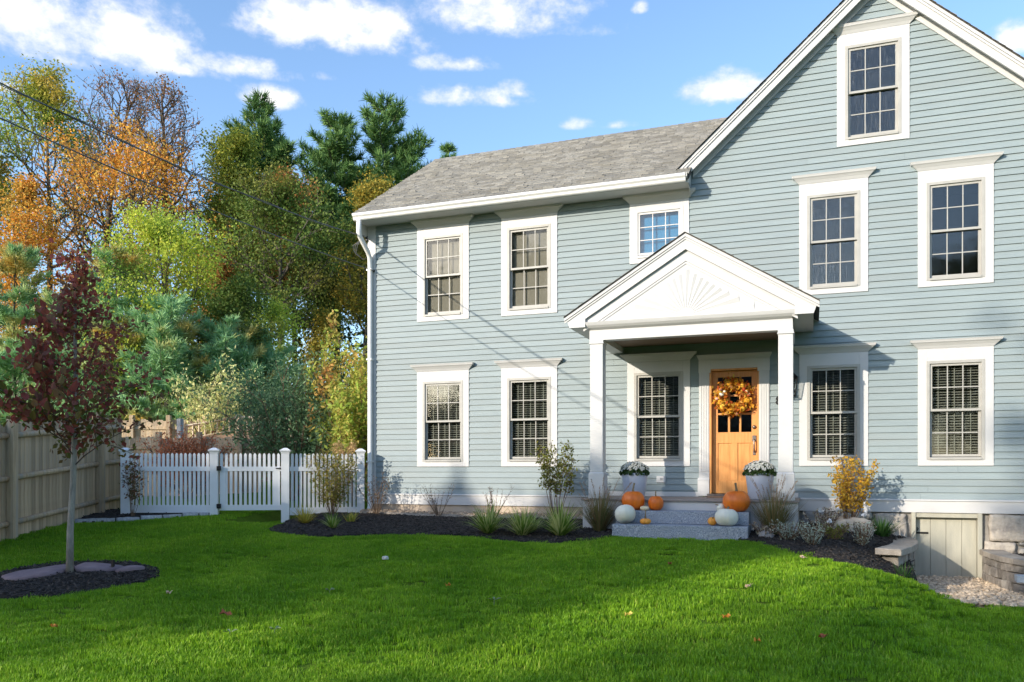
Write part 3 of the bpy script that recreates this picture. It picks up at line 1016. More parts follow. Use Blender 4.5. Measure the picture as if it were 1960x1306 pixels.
# rake board of the left wing's end
mb = MB(); mb.ext([(-.46, 6.26), (-.46, 6.355), (3.2, roofz(3.2) - .015), (3.2, roofz(3.2) - .13), (-.1, roofz(-.1) - .16), (-.1, 6.24), (-.40, 6.24)], -8.275, -8.245, 'x')
mb.build('rake_board', WHITE, HOUSE)
MB().box(-8.244, -8.212, -.40, .02, 6.02, 6.238).build('eave_return', WHITE, HOUSE)
# downspout
mb = MB(); mb.tube([(-8.13, -.49, 6.24), (-8.13, -.49, 6.02), (-8.13, -.46, 5.93), (-8.12, -.17, 5.70), (-8.12, -.10, 5.60), (-8.12, -.09, 5.4), (-8.12, -.09, .75), (-8.12, -.14, .66), (-8.12, -.28, .62)], .048, 8)
DS = mb.build('downspout', GATTERM, HOUSE, True)
for zz in (5.35, 3.6, 1.6): MB().box(-8.175, -8.065, -.142, -.034, zz, zz + .03).build('downspout_strap', GATTERM, DS)

# ---- front gable: rakes, roof slopes, end cornice
def rake(side):
    """rake board stack from eave to peak on one side of the gable"""
    S = 1 if side > 0 else -1
    X = lambda d: PEAKX + S * d
    def Z(d, off): return PEAKZ - GSL * d - off
    e0, e1 = 3.11, 0.0
    def strip(o0, o1, y0, y1, d0=e0, d1=e1):
        mb.ext([(X(d0), Z(d0, o0)), (X(d1), Z(d1, o0)), (X(d1), Z(d1, o1)), (X(d0), Z(d0, o1))] if S < 0 else
               [(X(d1), Z(d1, o0)), (X(d0), Z(d0, o0)), (X(d0), Z(d0, o1)), (X(d1), Z(d1, o1))], y0, y1, 'y')
    global mb
    mb = MB()
    strip(.005, .235, -.20, -.168)          # broad fascia
    mb.build('rake_board', WHITE, HOUSE)
    mb = MB()
    strip(.0, .055, -.235, -.203); strip(.06, .10, -.222, -.203)
    mb.build('rake_moulding', WHITE, HOUSE)
    mb = MB()
    strip(.12, .14, -.166, .02)
    strip(.15, .30, -.045, -.004, 2.85)
    mb.build('rake_soffit', WHITE, HOUSE)


rake(-1); rake(1)


def gable_roof(side):
    S = side
    mb = MB()
    d0 = 3.14
    pts = lambda o: [(PEAKX + S * d0, PEAKZ - GSL * d0 + o), (PEAKX, PEAKZ + o)]
    a, b = pts(.003), pts(.014)
    mb.ext([a[0], a[1], b[1], b[0]] if S < 0 else [a[1], a[0], b[0], b[1]], -.25, 8.6, 'y')
    o = mb.build('gable_roof', SHDARK, HOUSE)
    mb = MB(); rng = random.Random(12 + S)
    nn = 34
    for k in range(nn):
        dd0, dd1 = d0 - k * d0 / nn, d0 - (k + 1) * d0 / nn
        y = -.262 + rng.uniform(-.012, .0)
        yy = y
        while yy < 1.6:
            w = rng.uniform(.2, .36)
            z0, z1 = PEAKZ - GSL * dd0 + .016, PEAKZ - GSL * dd1 + .016
            t = rng.choice((.006, .009, .013))
            xa, xb = PEAKX + S * dd0, PEAKX + S * dd1
            vsq = [(xa, yy, z0), (xa, yy + w, z0), (xa, yy + w, z0 + t), (xa, yy, z0 + t), (xb, yy + w, z1), (xb, yy, z1)]
            mb.add(vsq, [(0, 1, 2, 3), (3, 2, 4, 5), (0, 3, 5), (1, 4, 2)])
            yy += w + .004
    mb.build('shingles', SHINGLE, o, kind='stuff')


gable_roof(-1); gable_roof(1)
# small end cap where the eave dies against the gable wall
mb = MB(); mb.ext([(-.40, 6.25), (-.53, 6.30), (-.53, 6.36), (-.43, 6.37), (.0, 6.62), (.0, 6.11), (-.09, 6.13), (-.12, 6.2)], -1.945, -1.93, 'x')
mb.build('eave_end_cap', WHITE, HOUSE)

# ------------------------------------------------------------------ portico (part of the house)
PX, PZ = -1.785, 5.02
PSL = .612
YF = -1.70
mb = MB()
mb.box(-3.30, -.255, -1.60, -1.42, 3.50, 3.66)
mb.box(-3.30, -3.10, -1.418, -.004, 3.50, 3.66); mb.box(-.455, -.255, -1.418, -.004, 3.50, 3.66)
POR = mb.build('portico', WHITE, HOUSE)
mb = MB(); mb.box(-3.098, -.457, -1.417, -.03, 3.60, 3.64); mb.build('ceiling', surf('porch_ceiling', (.17, .12, .08), (.24, .17, .115), 3, .6, .1, 20, (1, 14, 14)), POR)
mb = MB()                                                    # bed moulding above the beam
st = [(0, 0, 0), (.25, .012, .018), (.55, .04, .05), (.8, .055, .062), (1, .06, .07)]
prev = None
for (t, f_, p) in st:
    zz = 3.662 + .115 * t
    ring = [(-3.29 - f_, -1.602 - p - .03 * min(1, t * 4), zz), (-.265 + f_, -1.602 - p - .03 * min(1, t * 4), zz), (-.265 + f_, -1.56, zz), (-3.29 - f_, -1.56, zz)]
    b = len(mb.v); mb.v.extend(ring)
    if prev is not None:
        for i in range(4): mb.f.append((prev + i, prev + (i + 1) % 4, b + (i + 1) % 4, b + i))
    else: mb.f.append((b + 3, b + 2, b + 1, b))
    prev = b
mb.f.append((prev, prev + 1, prev + 2, prev + 3))
mb.build('bed_moulding', WHITE, POR)
# tympanum with sunburst
half = 1.865
def pz(d, o): return PZ - PSL * d - o
mb = MB(); mb.ext([(PX - 1.68, 3.70), (PX + 1.68, 3.70), (PX + 1.68, pz(1.68, .05)), (PX, PZ - .05), (PX - 1.68, pz(1.68, .05))], -1.632, -1.604, 'y'); TY = mb.build('tympanum', WHITE, POR)
cx0, cz0 = PX, 3.80
for k in range(17):
    a = math.pi * (k + .5) / 17
    dx_, dz_ = math.cos(a), math.sin(a)
    lim = .80 / (abs(dx_) * .62 + dz_) if False else None
    # ray runs to the raised triangular border
    t = (PZ - .50 - cz0) / (dz_ + PSL * abs(dx_))
    r0, r1 = .12, t - .03
    w0, w1 = .008, .5 * math.pi / 17 * r1 * .93
    nx_, nz_ = -dz_, dx_
    p = [(cx0 + dx_ * r0 + nx_ * w0, cz0 + dz_ * r0 + nz_ * w0), (cx0 + dx_ * r0 - nx_ * w0, cz0 + dz_ * r0 - nz_ * w0),
         (cx0 + dx_ * r1 - nx_ * w1, cz0 + dz_ * r1 - nz_ * w1), (cx0 + dx_ * r1 + nx_ * w1, cz0 + dz_ * r1 + nz_ * w1)]
    tip = (cx0 + dx_ * (r1 + .01), cz0 + dz_ * (r1 + .01))
    m_ = [(p[0][0], -1.633, p[0][1]), (p[1][0], -1.633, p[1][1]), (p[2][0], -1.633, p[2][1]), (p[3][0], -1.633, p[3][1]),
          (cx0 + dx_ * r0, -1.638, cz0 + dz_ * r0), (cx0 + dx_ * r1, -1.646, cz0 + dz_ * r1)]
    MB().add(m_, [(0, 3, 5, 4), (1, 4, 5, 2), (2, 5, 3), (0, 4, 1)]).build('sunburst_ray', WHITE, POR)


def ptri(mb, dd, o0, o1, y0, y1, zcut=None):
    """two sloped strips mirrored about the ridge"""
    for S in (-1, 1):
        q = [(PX + S * dd, pz(dd, o0)), (PX, pz(0, o0)), (PX, pz(0, o1)), (PX + S * dd, pz(dd, o1))]
        if S > 0: q = q[::-1]
        mb.ext(q, y0, y1, 'y')


mb = MB(); ptri(mb, 1.60, .235, .40, -1.652, -1.634); mb.build('pediment_border', WHITE, POR)
mb = MB(); ptri(mb, 1.44, .41, .44, -1.645, -1.634); mb.build('pediment_bead', WHITE, POR)
for S in (-1, 1):
    mb = MB()
    q = [(PX + S * half, pz(half, .045)), (PX, pz(0, .045)), (PX, pz(0, .235)), (PX + S * 1.56, pz(1.56, .235)), (PX + S * 1.56, 3.70), (PX + S * (half - .05), 3.70)]
    if S > 0: q = q[::-1]
    mb.ext(q, YF, YF + .03, 'y')
    mb.build('rake_board', WHITE, POR)
    mb = MB()
    for (o0, o1, yy) in ((0, .05, -.03), (.055, .085, -.015)):
        q = [(PX + S * (half + .03), pz(half + .03, o0)), (PX, pz(0, o0)), (PX, pz(0, o1)), (PX + S * (half + .03), pz(half + .03, o1))]
        if S > 0: q = q[::-1]
        mb.ext(q, YF + yy, YF - .002, 'y')
    mb.build('rake_moulding', WHITE, POR)
    xa, xb = sorted((PX + S * (half - .05), PX + S * 1.53))
    mb = MB(); mb.box(xa, xb, YF + .032, -.02, 3.70, 3.715); mb.box(*(sorted((PX + S * (half - .05), PX + S * (half - .075)))), YF + .032, -.02, 3.716, 3.86)
    mb.build('return_soffit', WHITE, POR)
    mb = MB()
    d0 = half + .035
    q = [(PX + S * d0, pz(d0, -.002)), (PX, pz(0, -.002)), (PX, pz(0, -.014)), (PX + S * d0, pz(d0, -.014))]
    if S > 0: q = q[::-1]
    mb.ext(q, YF - .045, -.01, 'y'); mb.build('porch_roof', SHDARK, POR)
    mb = MB(); rng = random.Random(40 + S); nn = 16
    for k in range(nn):
        a0, a1 = d0 - k * d0 / nn, d0 - (k + 1) * d0 / nn
        yy = YF - .05 - rng.uniform(0, .012)
        while yy < -.05:
            w = min(rng.uniform(.2, .34), -.03 - yy)
            t = rng.choice((.005, .008, .011))
            z0, z1 = pz(a0, -.016), pz(a1, -.016)
            xa, xb = PX + S * a0, PX + S * a1
            mb.add([(xa, yy, z0), (xa, yy + w, z0), (xa, yy + w, z0 + t), (xa, yy, z0 + t), (xb, yy + w, z1), (xb, yy, z1)], [(0, 1, 2, 3), (3, 2, 4, 5), (0, 3, 5), (1, 4, 2)])
            yy += w + .004
    mb.build('porch_shingles', SHINGLE, POR, kind='stuff')
# columns
for cxx in (-3.185, -.352):
    mb = MB(); mb.box(cxx - .103, cxx + .103, -1.613, -1.407, 1.42, 3.44)
    c = mb.build('column', WHITE, POR, bevel=.006)
    mb = MB()
    mb.box(cxx - .124, cxx + .124, -1.634, -1.386, 1.004, 1.39)
    mb.ext([(cxx - .124, -1.634), (cxx + .124, -1.634), (cxx + .124, -1.386), (cxx - .124, -1.386)], 1.392, (1.418, [(cxx - .106, -1.616), (cxx + .106, -1.616), (cxx + .106, -1.404), (cxx - .106, -1.404)]), 'z')
    mb.build('column_base', WHITE, c if False else POR, bevel=.004)
    mb = MB(); mb.box(cxx - .118, cxx + .118, -1.628, -1.392, 3.44, 3.46); mb.box(cxx - .110, cxx + .110, -1.620, -1.400, 3.46, 3.499)
    mb.build('column_capital', WHITE, POR, bevel=.003)
# deck and skirt
for k, y in enumerate(np.arange(-1.62, -.1, .14)):
    MB().box(-3.43, -.165, y - .015 if k == 0 else y + .003, y + .14, .972, 1.0).build('deck_board', DECK, POR, bevel=.003)
mb = MB(); mb.box(-3.40, -.195, -1.585, -.05, .60, .97); 
DKB = mb.build('deck_skirt', WHITE, POR)
for (a, b, c, d) in ((-3.41, -.185, .80, .968), ):
    MB().box(a, b, -1.602, -1.587, c, d).build('skirt_plank', WHITE, POR, bevel=.003)
for a, b in ((-3.41, -3.18), (-3.15, -2.85), (-2.83, -2.5), (-1.1, -.80), (-.775, -.50), (-.475, -.185)):
    MB().box(a, b, -1.601, -1.585, .40, .795).build('skirt_plank', WHITE, POR, bevel=.003)
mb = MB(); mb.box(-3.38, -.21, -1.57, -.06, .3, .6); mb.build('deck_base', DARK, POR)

# granite steps (two slabs one could lift)
st1 = MB(); rough_block(st1, -2.775, -.845, -2.02, -1.61, .655, .84, .045, .006, 3, 0, True)
o = st1.build('granite_step', GRANITE, None, False, .006); tag(o, 'upper thinner rough grey granite step below the porch deck', 'step', 'granite porch steps')
st2 = MB(); rough_block(st2, -2.76, -.836, -2.36, -1.64, .36, .652, .045, .009, 7, 0, True)
o = st2.build('granite_step', GRANITE, None, False, .006); tag(o, 'lower rough faced grey granite step resting on the lawn', 'step', 'granite porch steps')


# wall lantern behind the right column
LN = empty('wall_lantern', (-.30, -.02, 2.6), 'black open frame lantern on the wall behind the right porch column', 'lantern')
lx0, lx1, lz0, lz1 = -.40, -.215, 2.66, 2.95
mb = MB()
def lerp(a, b, t): return a + (b - a) * t
for (sx, sy) in ((0, 0), (1, 0), (0, 1), (1, 1)):
    top = (lerp(lx0, lx1, sx), lerp(-.20, -.03, sy), lz1); bot = (lerp(lx0 + .03, lx1 - .03, sx), lerp(-.175, -.055, sy), lz0)
    mb.tube([bot, top], .008, 4)
for (t, z) in ((0, lz1), (1, lz0)):
    q = [(lerp(lx0, lx0 + .03, t), lerp(-.2, -.175, t), z), (lerp(lx1, lx1 - .03, t), lerp(-.2, -.175, t), z), (lerp(lx1, lx1 - .03, t), lerp(-.03, -.055, t), z), (lerp(lx0, lx0 + .03, t), lerp(-.03, -.055, t), z)]
    for i in range(4): mb.tube([q[i], q[(i + 1) % 4]], .009, 4)
mb.build('lantern_frame', BLACK, LN)
mb = MB(); mb.ext([(lx0 - .01, -.21), (lx1 + .01, -.21), (lx1 + .01, -.02), (lx0 - .01, -.02)], lz1 + .005, (lz1 + .09, [(-.34, -.14), (-.275, -.14), (-.275, -.09), (-.34, -.09)]), 'z')
mb.build('lantern_cap', BLACK, LN)
MB().box(-.36, -.255, -.022, -.012, 2.72, 3.0).build('backplate', BLACK, LN)
mb = MB(); mb.add([(lx0, -.2, lz1), (lx1, -.2, lz1), (lx1 - .03, -.175, lz0), (lx0 + .03, -.175, lz0)], [(0, 3, 2, 1)]); mb.build('lantern_glass', GLASS, LN)
mb = MB(); mb.tube([(-.307, -.115, lz0 + .01), (-.307, -.115, lz0 + .13)], .015, 8); mb.build('candle_tube', WHITE, LN)

# door mat
mb = MB(); mb.box(-1.60, -.86, -.62, -.17, 1.001, 1.014); o = mb.build('doormat', MAT_MAT); tag(o, 'tan coir doormat lying on the porch before the door', 'doormat')

# ------------------------------------------------------------------ cellar pit: gravel and block walls
PIT = [(1.30, -.0), (1.30, -1.2), (1.15, -2.3), (1.0, -2.9), (1.5, -2.75), (2.2, -2.75), (3.2, -2.65), (3.6, -2.2), (2.6, -1.5), (2.5, -.02)]
sheet('gravel_pit', [(1.4, .0), (1.4, -1.2), (1.2, -2.35), (1.05, -2.65), (1.5, -2.6), (2.2, -2.62), (3.2, -2.6), (3.4, -2.2), (2.6, -1.6), (2.5, .0)],
      lambda x, y: -.215, GRAVM, .08, 'the pale gravel floor before the cellar door')
rng = np.random.default_rng(8)
ico = [(0, 0, -1), (.72, -.52, -.45), (-.28, -.85, -.45), (-.89, 0, -.45), (-.28, .85, -.45), (.72, .52, -.45), (.28, -.85, .45), (-.72, -.52, .45), (-.72, .52, .45), (.28, .85, .45), (.89, 0, .45), (0, 0, 1)]
icof = [(0, 1, 2), (1, 0, 5), (0, 2, 3), (0, 3, 4), (0, 4, 5), (1, 5, 10), (2, 1, 6), (3, 2, 7), (4, 3, 8), (5, 4, 9), (1, 10, 6), (2, 6, 7), (3, 7, 8), (4, 8, 9), (5, 9, 10), (6, 10, 11), (7, 6, 11), (8, 7, 11), (9, 8, 11), (10, 9, 11)]


def pebbles(name, n, region, zf, mat, smin, smax, label):
    ic = np.array(ico); fi = np.array(icof)
    V = []; F = []
    k = 0
    x0, x1, y0, y1 = region
    while k < n:
        x, y = rng.uniform(x0, x1), rng.uniform(y0, y1)
        if x < 1.3 and y > -2.2: continue
        s = rng.uniform(smin, smax, 3) * np.array([1, 1, .65])
        a = rng.uniform(0, 6.28)
        rot = np.array([[math.cos(a), -math.sin(a), 0], [math.sin(a), math.cos(a), 0], [0, 0, 1]])
        V.append((ic * (1 + rng.normal(0, .12, (12, 1)))) * s @ rot.T + np.array([x, y, zf(x, y) + s[2] * .45]))
        F.append(fi + k * 12); k += 1
    o = bpy.data.objects.new(name, fastmesh(name, np.concatenate(V), np.concatenate(F), mat)); put(o)
    return tag(o, label, None, None, 'stuff')


pebbles('gravel', 2600, (1.05, 3.3, -2.72, -.0), lambda x, y: -.215, PEBB, .018, .045, 'loose tan and white pebbles covering the pit floor before the cellar door')

WL = empty('retaining_wall', (1.35, -1.2, -.2), 'short left garden wall of cast blocks ending in a flat cap beside the cellar door', 'wall')
# plan of the left wall: from the house out, then turning towards the lawn on the left
pl = [(1.42, -.02), (1.44, -.45), (1.43, -.9), (1.36, -1.35), (1.24, -1.80), (1.08, -2.2)]


def strip_blocks(plan, width, z0, z1, name, mat, parent, seed, side, cell=.07, amp=.010, gap=.006, rnd=.04, jitter=0):
    """blocks laid end to end along a plan polyline; plan is the pit-side edge, the block lies on side (+1 right, -1 left)"""
    for i in range(len(plan) - 1):
        a, b = Vector((*plan[i], 0)), Vector((*plan[i + 1], 0))
        d = (b - a); ln = d.length; d.normalize()
        nrm = Vector((d.y, -d.x, 0)) * side
        mb = MB(); rough_block(mb, gap / 2, ln - gap / 2, 0, width, z0, z1, cell, amp, seed + i, rnd)
        j = jitter * ((i * 7 + seed) % 3 - 1)
        mb.v = [tuple(a + d * v[0] + nrm * (v[1] + j) + Vector((0, 0, v[2]))) for v in mb.v]
        o = mb.build(name, mat, parent, False)
        o.modifiers.new('bevel', 'BEVEL').width = .006
    return


def resample(pl, step, off=0):
    pts = [Vector((*p, 0)) for p in pl]
    seg = [(b - a).length for a, b in zip(pts, pts[1:])]
    tot = sum(seg); ts = [0.0]
    t = step * (1 - off)
    while t < tot - step * .35: ts.append(t); t += step
    ts.append(tot)
    out = []
    for t in ts:
        for (a, b, l) in zip(pts, pts[1:], seg):
            if t <= l + 1e-9: out.append(tuple((a + (b - a) * min(1, t / l)).to_2d())); break
            t -= l
    return out


for c, (z0, z1) in enumerate([(-.31, -.155), (-.15, .0), (.005, .16), (.165, .315)]):
    strip_blocks(resample(pl, .30, .5 if c % 2 else 0), .22, z0, z1, 'wall_block', PAVER, WL, 20 + c * 9, 1, .06, .012, jitter=.008)
capl = [(1.465, -.02), (1.495, -.45), (1.485, -.9), (1.415, -1.38), (1.28, -1.87), (1.11, -2.34)]
strip_blocks(resample(capl, .60), .33, .32, .405, 'cap_block', CAPST, WL, 61, 1, .08, .006, rnd=.02)

WR = empty('retaining_wall', (2.6, -1.2, -.2), 'curved right garden wall of stained cast blocks under a pale cap beside the cellar door', 'wall')
pr = [(2.43, -.04), (2.43, -.5), (2.47, -1.0), (2.60, -1.5), (2.86, -1.95), (3.25, -2.3), (3.75, -2.5)]
for c, (z0, z1) in enumerate([(-.36, -.225), (-.22, -.085), (-.08, .055), (.06, .165)]):
    strip_blocks(resample(pr, .30, .5 if c % 2 else 0), .22, z0, z1, 'wall_block', PAVER, WR, 80 + c * 9, -1, .06, .012, jitter=.008)
caprr = [(2.40, -.04), (2.40, -.5), (2.44, -1.02), (2.575, -1.53), (2.84, -1.99), (3.24, -2.34), (3.75, -2.54)]
strip_blocks(resample(caprr, .36), .32, .17, .25, 'cap_block', CAPST, WR, 130, -1, .08, .006, rnd=.02)
sheet('mulch_bed', [(2.7, -.05), (2.7, -.9), (2.85, -1.4), (3.2, -1.85), (3.85, -2.1), (3.85, -.05)], lambda x, y: .19 + .02 * noise3((x * 3, y * 3, 1)), MULCHG, .1, 'the black mulch behind the curved right garden wall', 400, MULCHC, 12)
# a pale granite block in front of the right wall
mb = MB(); rough_block(mb, 2.50, 2.80, -2.0, -1.85, .0, .085, .04, .008, 5)
o = mb.build('granite_block', surf('pale_granite', (.42, .45, .47), (.58, .60, .61), 30, .85, .5, 60)); tag(o, 'small pale grey granite block set against the curved right garden wall', 'stone block')

# ------------------------------------------------------------------ fences
def picket_mesh(w, t, L):
    mb = MB()
    mb.ext([(-w / 2, 0), (w / 2, 0), (w / 2, L - w * .55), (w * .12, L), (-w * .12, L), (-w / 2, L - w * .55)], -t / 2, t / 2, 'y')
    me = mb.mesh('picket', VINYL)
    return me


FP = [Vector((-8.19, -.33)), Vector((-9.29, -1.20)), Vector((-10.41, -1.82)), Vector((-11.92, -2.42))]
PF = empty('picket_fence', (-9.9, -1.5, .56), 'white vinyl picket fence between the house corner and the wooden fence', 'fence')
PT = 1.765
post_b = MB(); post_b.box(-.072, .072, -.072, .072, -1.3, 0); post_me = post_b.mesh('post', VINYL)
cap_b = MB()
for (a, z0, z1) in ((.078, 0, .022), (.086, .022, .036), (.098, .036, .055)): cap_b.box(-a, a, -a, a, z0, z1)
cap_b.ext([(-.102, -.102), (.102, -.102), (.102, .102), (-.102, .102)], .055, (.10, [(-.03, -.03), (.03, -.03), (.03, .03), (-.03, .03)]), 'z')
cap_me = cap_b.mesh('post_cap', VINYL)
for i, p in enumerate(FP):
    d = (FP[0] - FP[3]); rz = math.atan2(d.y, d.x)
    po = inst('post', post_me, (p.x, p.y, PT + .0), PF, (0, 0, rz))
    c = bpy.data.objects.new('post_cap', cap_me); put(c, po); c.location = (0, 0, .0)


def panel(parent, A, B, n, rails, pt, pb, gate=False):
    d = (B - A); L_ = d.length; rz = math.atan2(d.y, d.x); d = d / L_
    a0 = .085
    w = .048
    me = picket_mesh(w, .02, pt - pb)
    for i in range(n):
        s = a0 + (L_ - 2 * a0) * (i + .5) / n
        p = A + d * s
        inst('picket', me, (p.x, p.y, pb), parent, (0, 0, rz))
    for (z0, z1) in rails:
        mb = MB(); mb.box(.074, L_ - .074, -.022, .022, z0, z1)
        m = mb.mesh('rail', VINYL)
        inst('rail', m, (A.x, A.y, 0), parent, (0, 0, rz))
    return rz, L_


panel(PF, FP[3], FP[2], 18, ((1.43, 1.515), (.66, .80)), PT, .72)
panel(PF, FP[1], FP[0], 16, ((1.43, 1.515), (.60, .74)), PT, .66)
GT = empty('garden_gate', (-9.85, -1.5, .6), 'white vinyl picket gate with black hinges between two capped posts', 'gate')
rz, L_ = panel(GT, FP[2], FP[1], 13, ((1.43, 1.515), (.70, .80)), PT, .74)
for s in (.10, L_ - .20):
    mb = MB(); mb.box(s, s + .10, -.02, .02, .70, 1.43); inst('stile', mb.mesh('stile', VINYL), (FP[2].x, FP[2].y, 0), GT, (0, 0, rz))
for z in (1.44, .74):
    mb = MB(); mb.box(.055, .125, -.09, -.023, z, z + .085); inst('hinge', mb.mesh('hinge', BLACK), (FP[2].x, FP[2].y, 0), GT, (0, 0, rz))
mb = MB(); mb.box(L_ - .17, L_ - .05, -.04, -.024, 1.475, 1.49); mb.box(L_ - .10, L_ - .07, -.07, -.024, 1.46, 1.50)
inst('latch', mb.mesh('latch', BLACK), (FP[2].x, FP[2].y, 0), GT, (0, 0, rz))

# wooden privacy fence on the left
SF = empty('wooden_fence', (-12.2, -3.6, .4), 'weathered grey wooden board fence with heavy posts on the left side of the lawn', 'fence')
sd = Vector((-.83, 2.46)).normalized()
S0 = Vector((-11.71, -4.96))
rzS = math.atan2(sd.y, sd.x)
rng = random.Random(21)
bw = .095
bme = []
for k in range(5):
    mb = MB(); hh = 1.80 + .01 * k
    mb.box(0.001, bw - .001 - .001 * (k % 2), -.010, .010, 0, hh); bme.append(mb.mesh('fence_board', WOODF))
s = -2.6
k = 0
while s < 3.5:
    p = S0 + sd * s
    zb_ = h(p.x, p.y) - .02
    off = rng.uniform(-.003, .004)
    inst('fence_board', bme[rng.randrange(5)], (p.x + sd.y * off, p.y - sd.x * off, zb_ + rng.uniform(0, .012)), SF, (0, 0, rzS))
    s += bw + .002
nrm = Vector((sd.y, -sd.x))             # towards the lawn
for i, s in enumerate((-2.55, 0, 2.6)):
    p = S0 + sd * s + nrm * .03
    mb = MB(); mb.ext([(-.06, -.012), (.06, -.012), (.06, .10), (-.06, .10)], -.3, 1.92, 'z')
    mb.v = [(v[0], -v[1], v[2]) for v in mb.v]; mb.f = [f[::-1] for f in mb.f]
    inst('post', mb.mesh('post', WOODF), (p.x, p.y, h(p.x, p.y)), SF, (0, 0, rzS))
    if s < 5:
        for zr in (.26, .96, 1.62):
            mb = MB(); ln = 2.55 if s < 2 else .88; mb.tube([(.0, 0, 0), (ln, 0, h(*(S0 + sd * (s + ln))) - h(p.x, p.y))], .045, 8)
            mb.v = [(v[0], v[1] * .75, v[2] * 1.0) for v in mb.v]
            q = S0 + sd * s + nrm * .045
            inst('rail', mb.mesh('rail', WOODF, True), (q.x, q.y, h(p.x, p.y) + zr), SF, (0, 0, rzS))

# granite edging stones along the strip bed
eg = [(-11.98, -3.50), (-11.5, -3.06), (-11.22, -2.78), (-10.98, -2.50), (-10.80, -2.22), (-10.62, -2.0), (-10.50, -1.86)]
EDGE = surf('edging_granite', (.24, .25, .27), (.44, .44, .43), 30, .9, .6, 50, isl=.25)
for i in range(len(eg) - 1):
    a, b = Vector((*eg[i], 0)), Vector((*eg[i + 1], 0))
    d = b - a; ln = d.length
    mb = MB(); rough_block(mb, -ln / 2 + .008, ln / 2 - .008, -.055, .055, -.06, .085 - .01 * (i % 2), .06, .012, 300 + i, .08)
    m = (a + b) / 2
    o = mb.build('edging_stone', EDGE, None, True)
    o.location = (m.x, m.y, h(m.x, m.y)); o.rotation_euler = (0, 0, math.atan2(d.y, d.x))
    lb = ['longest bluish edging stone, at the wooden fence end of the stone edging', 'second edging stone counted from the wooden fence', 'third edging stone counted from the wooden fence',
          'third edging stone counted from the gate post', 'second edging stone counted from the gate post', 'short edging stone touching the gate post'][i]
    tag(o, lb, 'edging stone', 'granite edging stones below the picket fence')

# ------------------------------------------------------------------ pumpkins
def pumpkin(x, y, z, r, hgt, mat, ribs, label, tilt=0, stem=.12, depth=.05, sd_=0, stilt=.02):
    e = empty('pumpkin', (x, y, z), label, 'pumpkin', 'pumpkins on the granite steps')
    prof = []
    for i in range(15):
        t = math.pi * i / 14
        rr = math.sin(t) ** .82; zz = -math.cos(t)
        dip = .16 * math.exp(-(rr / .35) ** 2)
        prof.append((max(.01, rr) * r, (zz * (1 - dip) + .0) * hgt / 2 + hgt / 2 * .96))
    mb = MB()
    mb.lathe(prof, (0, 0, 0), 48, lambda t, zz: 1 + 1.5 * depth * (abs(math.cos(ribs / 2 * t + .5 * math.sin(3 * t + sd_))) ** .5 - .7) * (1 + .3 * math.sin(5 * t + sd_)) + .025 * math.sin(2 * t + sd_))
    ca, sa = math.cos(tilt), math.sin(tilt)
    low = 0
    if tilt:
        mb.v = [(v[0] * ca + (v[2] - hgt / 2) * sa, v[1], -v[0] * sa + (v[2] - hgt / 2) * ca + hgt / 2) for v in mb.v]
    low = min(v[2] for v in mb.v)
    mb.v = [(v[0], v[1], v[2] - low) for v in mb.v]
    mb.build('flesh', mat, e, True, local=True)
    zt_ = hgt * .80
    mb = MB(); mb.tube([(0, 0, zt_), (.0, 0, zt_ + stem * .45), (stilt * .5, .0, zt_ + stem * .75), (stilt, .0, zt_ + stem)], [r * .13 + .006, r * .065 + .004, r * .055 + .004, r * .07 + .004], 6)
    if tilt:
        mb.v = [(v[0] * ca + (v[2] - hgt / 2) * sa, v[1], -v[0] * sa + (v[2] - hgt / 2) * ca + hgt / 2) for v in mb.v]
    mb.v = [(v[0], v[1], v[2] - low) for v in mb.v]
    mb.build('stem', PSTEM, e, True, local=True)
    e.rotation_euler = (0, 0, sd_)


TU, TL = .842, .655
pumpkin(-2.555, -1.83, TU, .172, .315, PUMP, 14, 'large orange pumpkin with tall stem, left end of the upper step', 0, .17, .05, .3)
pumpkin(-2.215, -1.80, TU, .117, .235, PUMP, 12, 'medium orange pumpkin beside the large one on the upper step', 0, .11, .05, 1.2, .0)
pumpkin(-2.36, -1.93, TU, .068, .075, PUMPC, 10, 'tiny flat cream pumpkin between the two left orange pumpkins', 0, .06, .12, .6)
pumpkin(-2.60, -2.19, TL, .158, .275, PUMPW, 14, 'round white pumpkin at the left end of the lower step', .35, .03, .03, 2.2)
pumpkin(-2.29, -2.22, TL, .080, .092, PUMPS, 12, 'small flat bright orange pumpkin with long thin stem, left on the lower step', 0, .135, .10, .9, .0)
pumpkin(-1.03, -1.83, TU, .19, .335, PUMP, 16, 'large orange pumpkin at the right end of the upper step', 0, .16, .05, 4.0)
pumpkin(-1.255, -1.86, TU, .062, .10, PUMPW, 10, 'small white gourd leaning on the right large orange pumpkin', .8, .05, .06, 3.4)
pumpkin(-1.135, -2.19, TL, .166, .265, PUMPW, 14, 'large white pumpkin with curled stem, right end of the lower step', .06, .06, .05, 1.0, .04)
pumpkin(-1.335, -2.17, TL, .062, .115, PUMPS, 12, 'small orange pumpkin tucked beside the right white pumpkin', .5, .05, .10, 5.0)

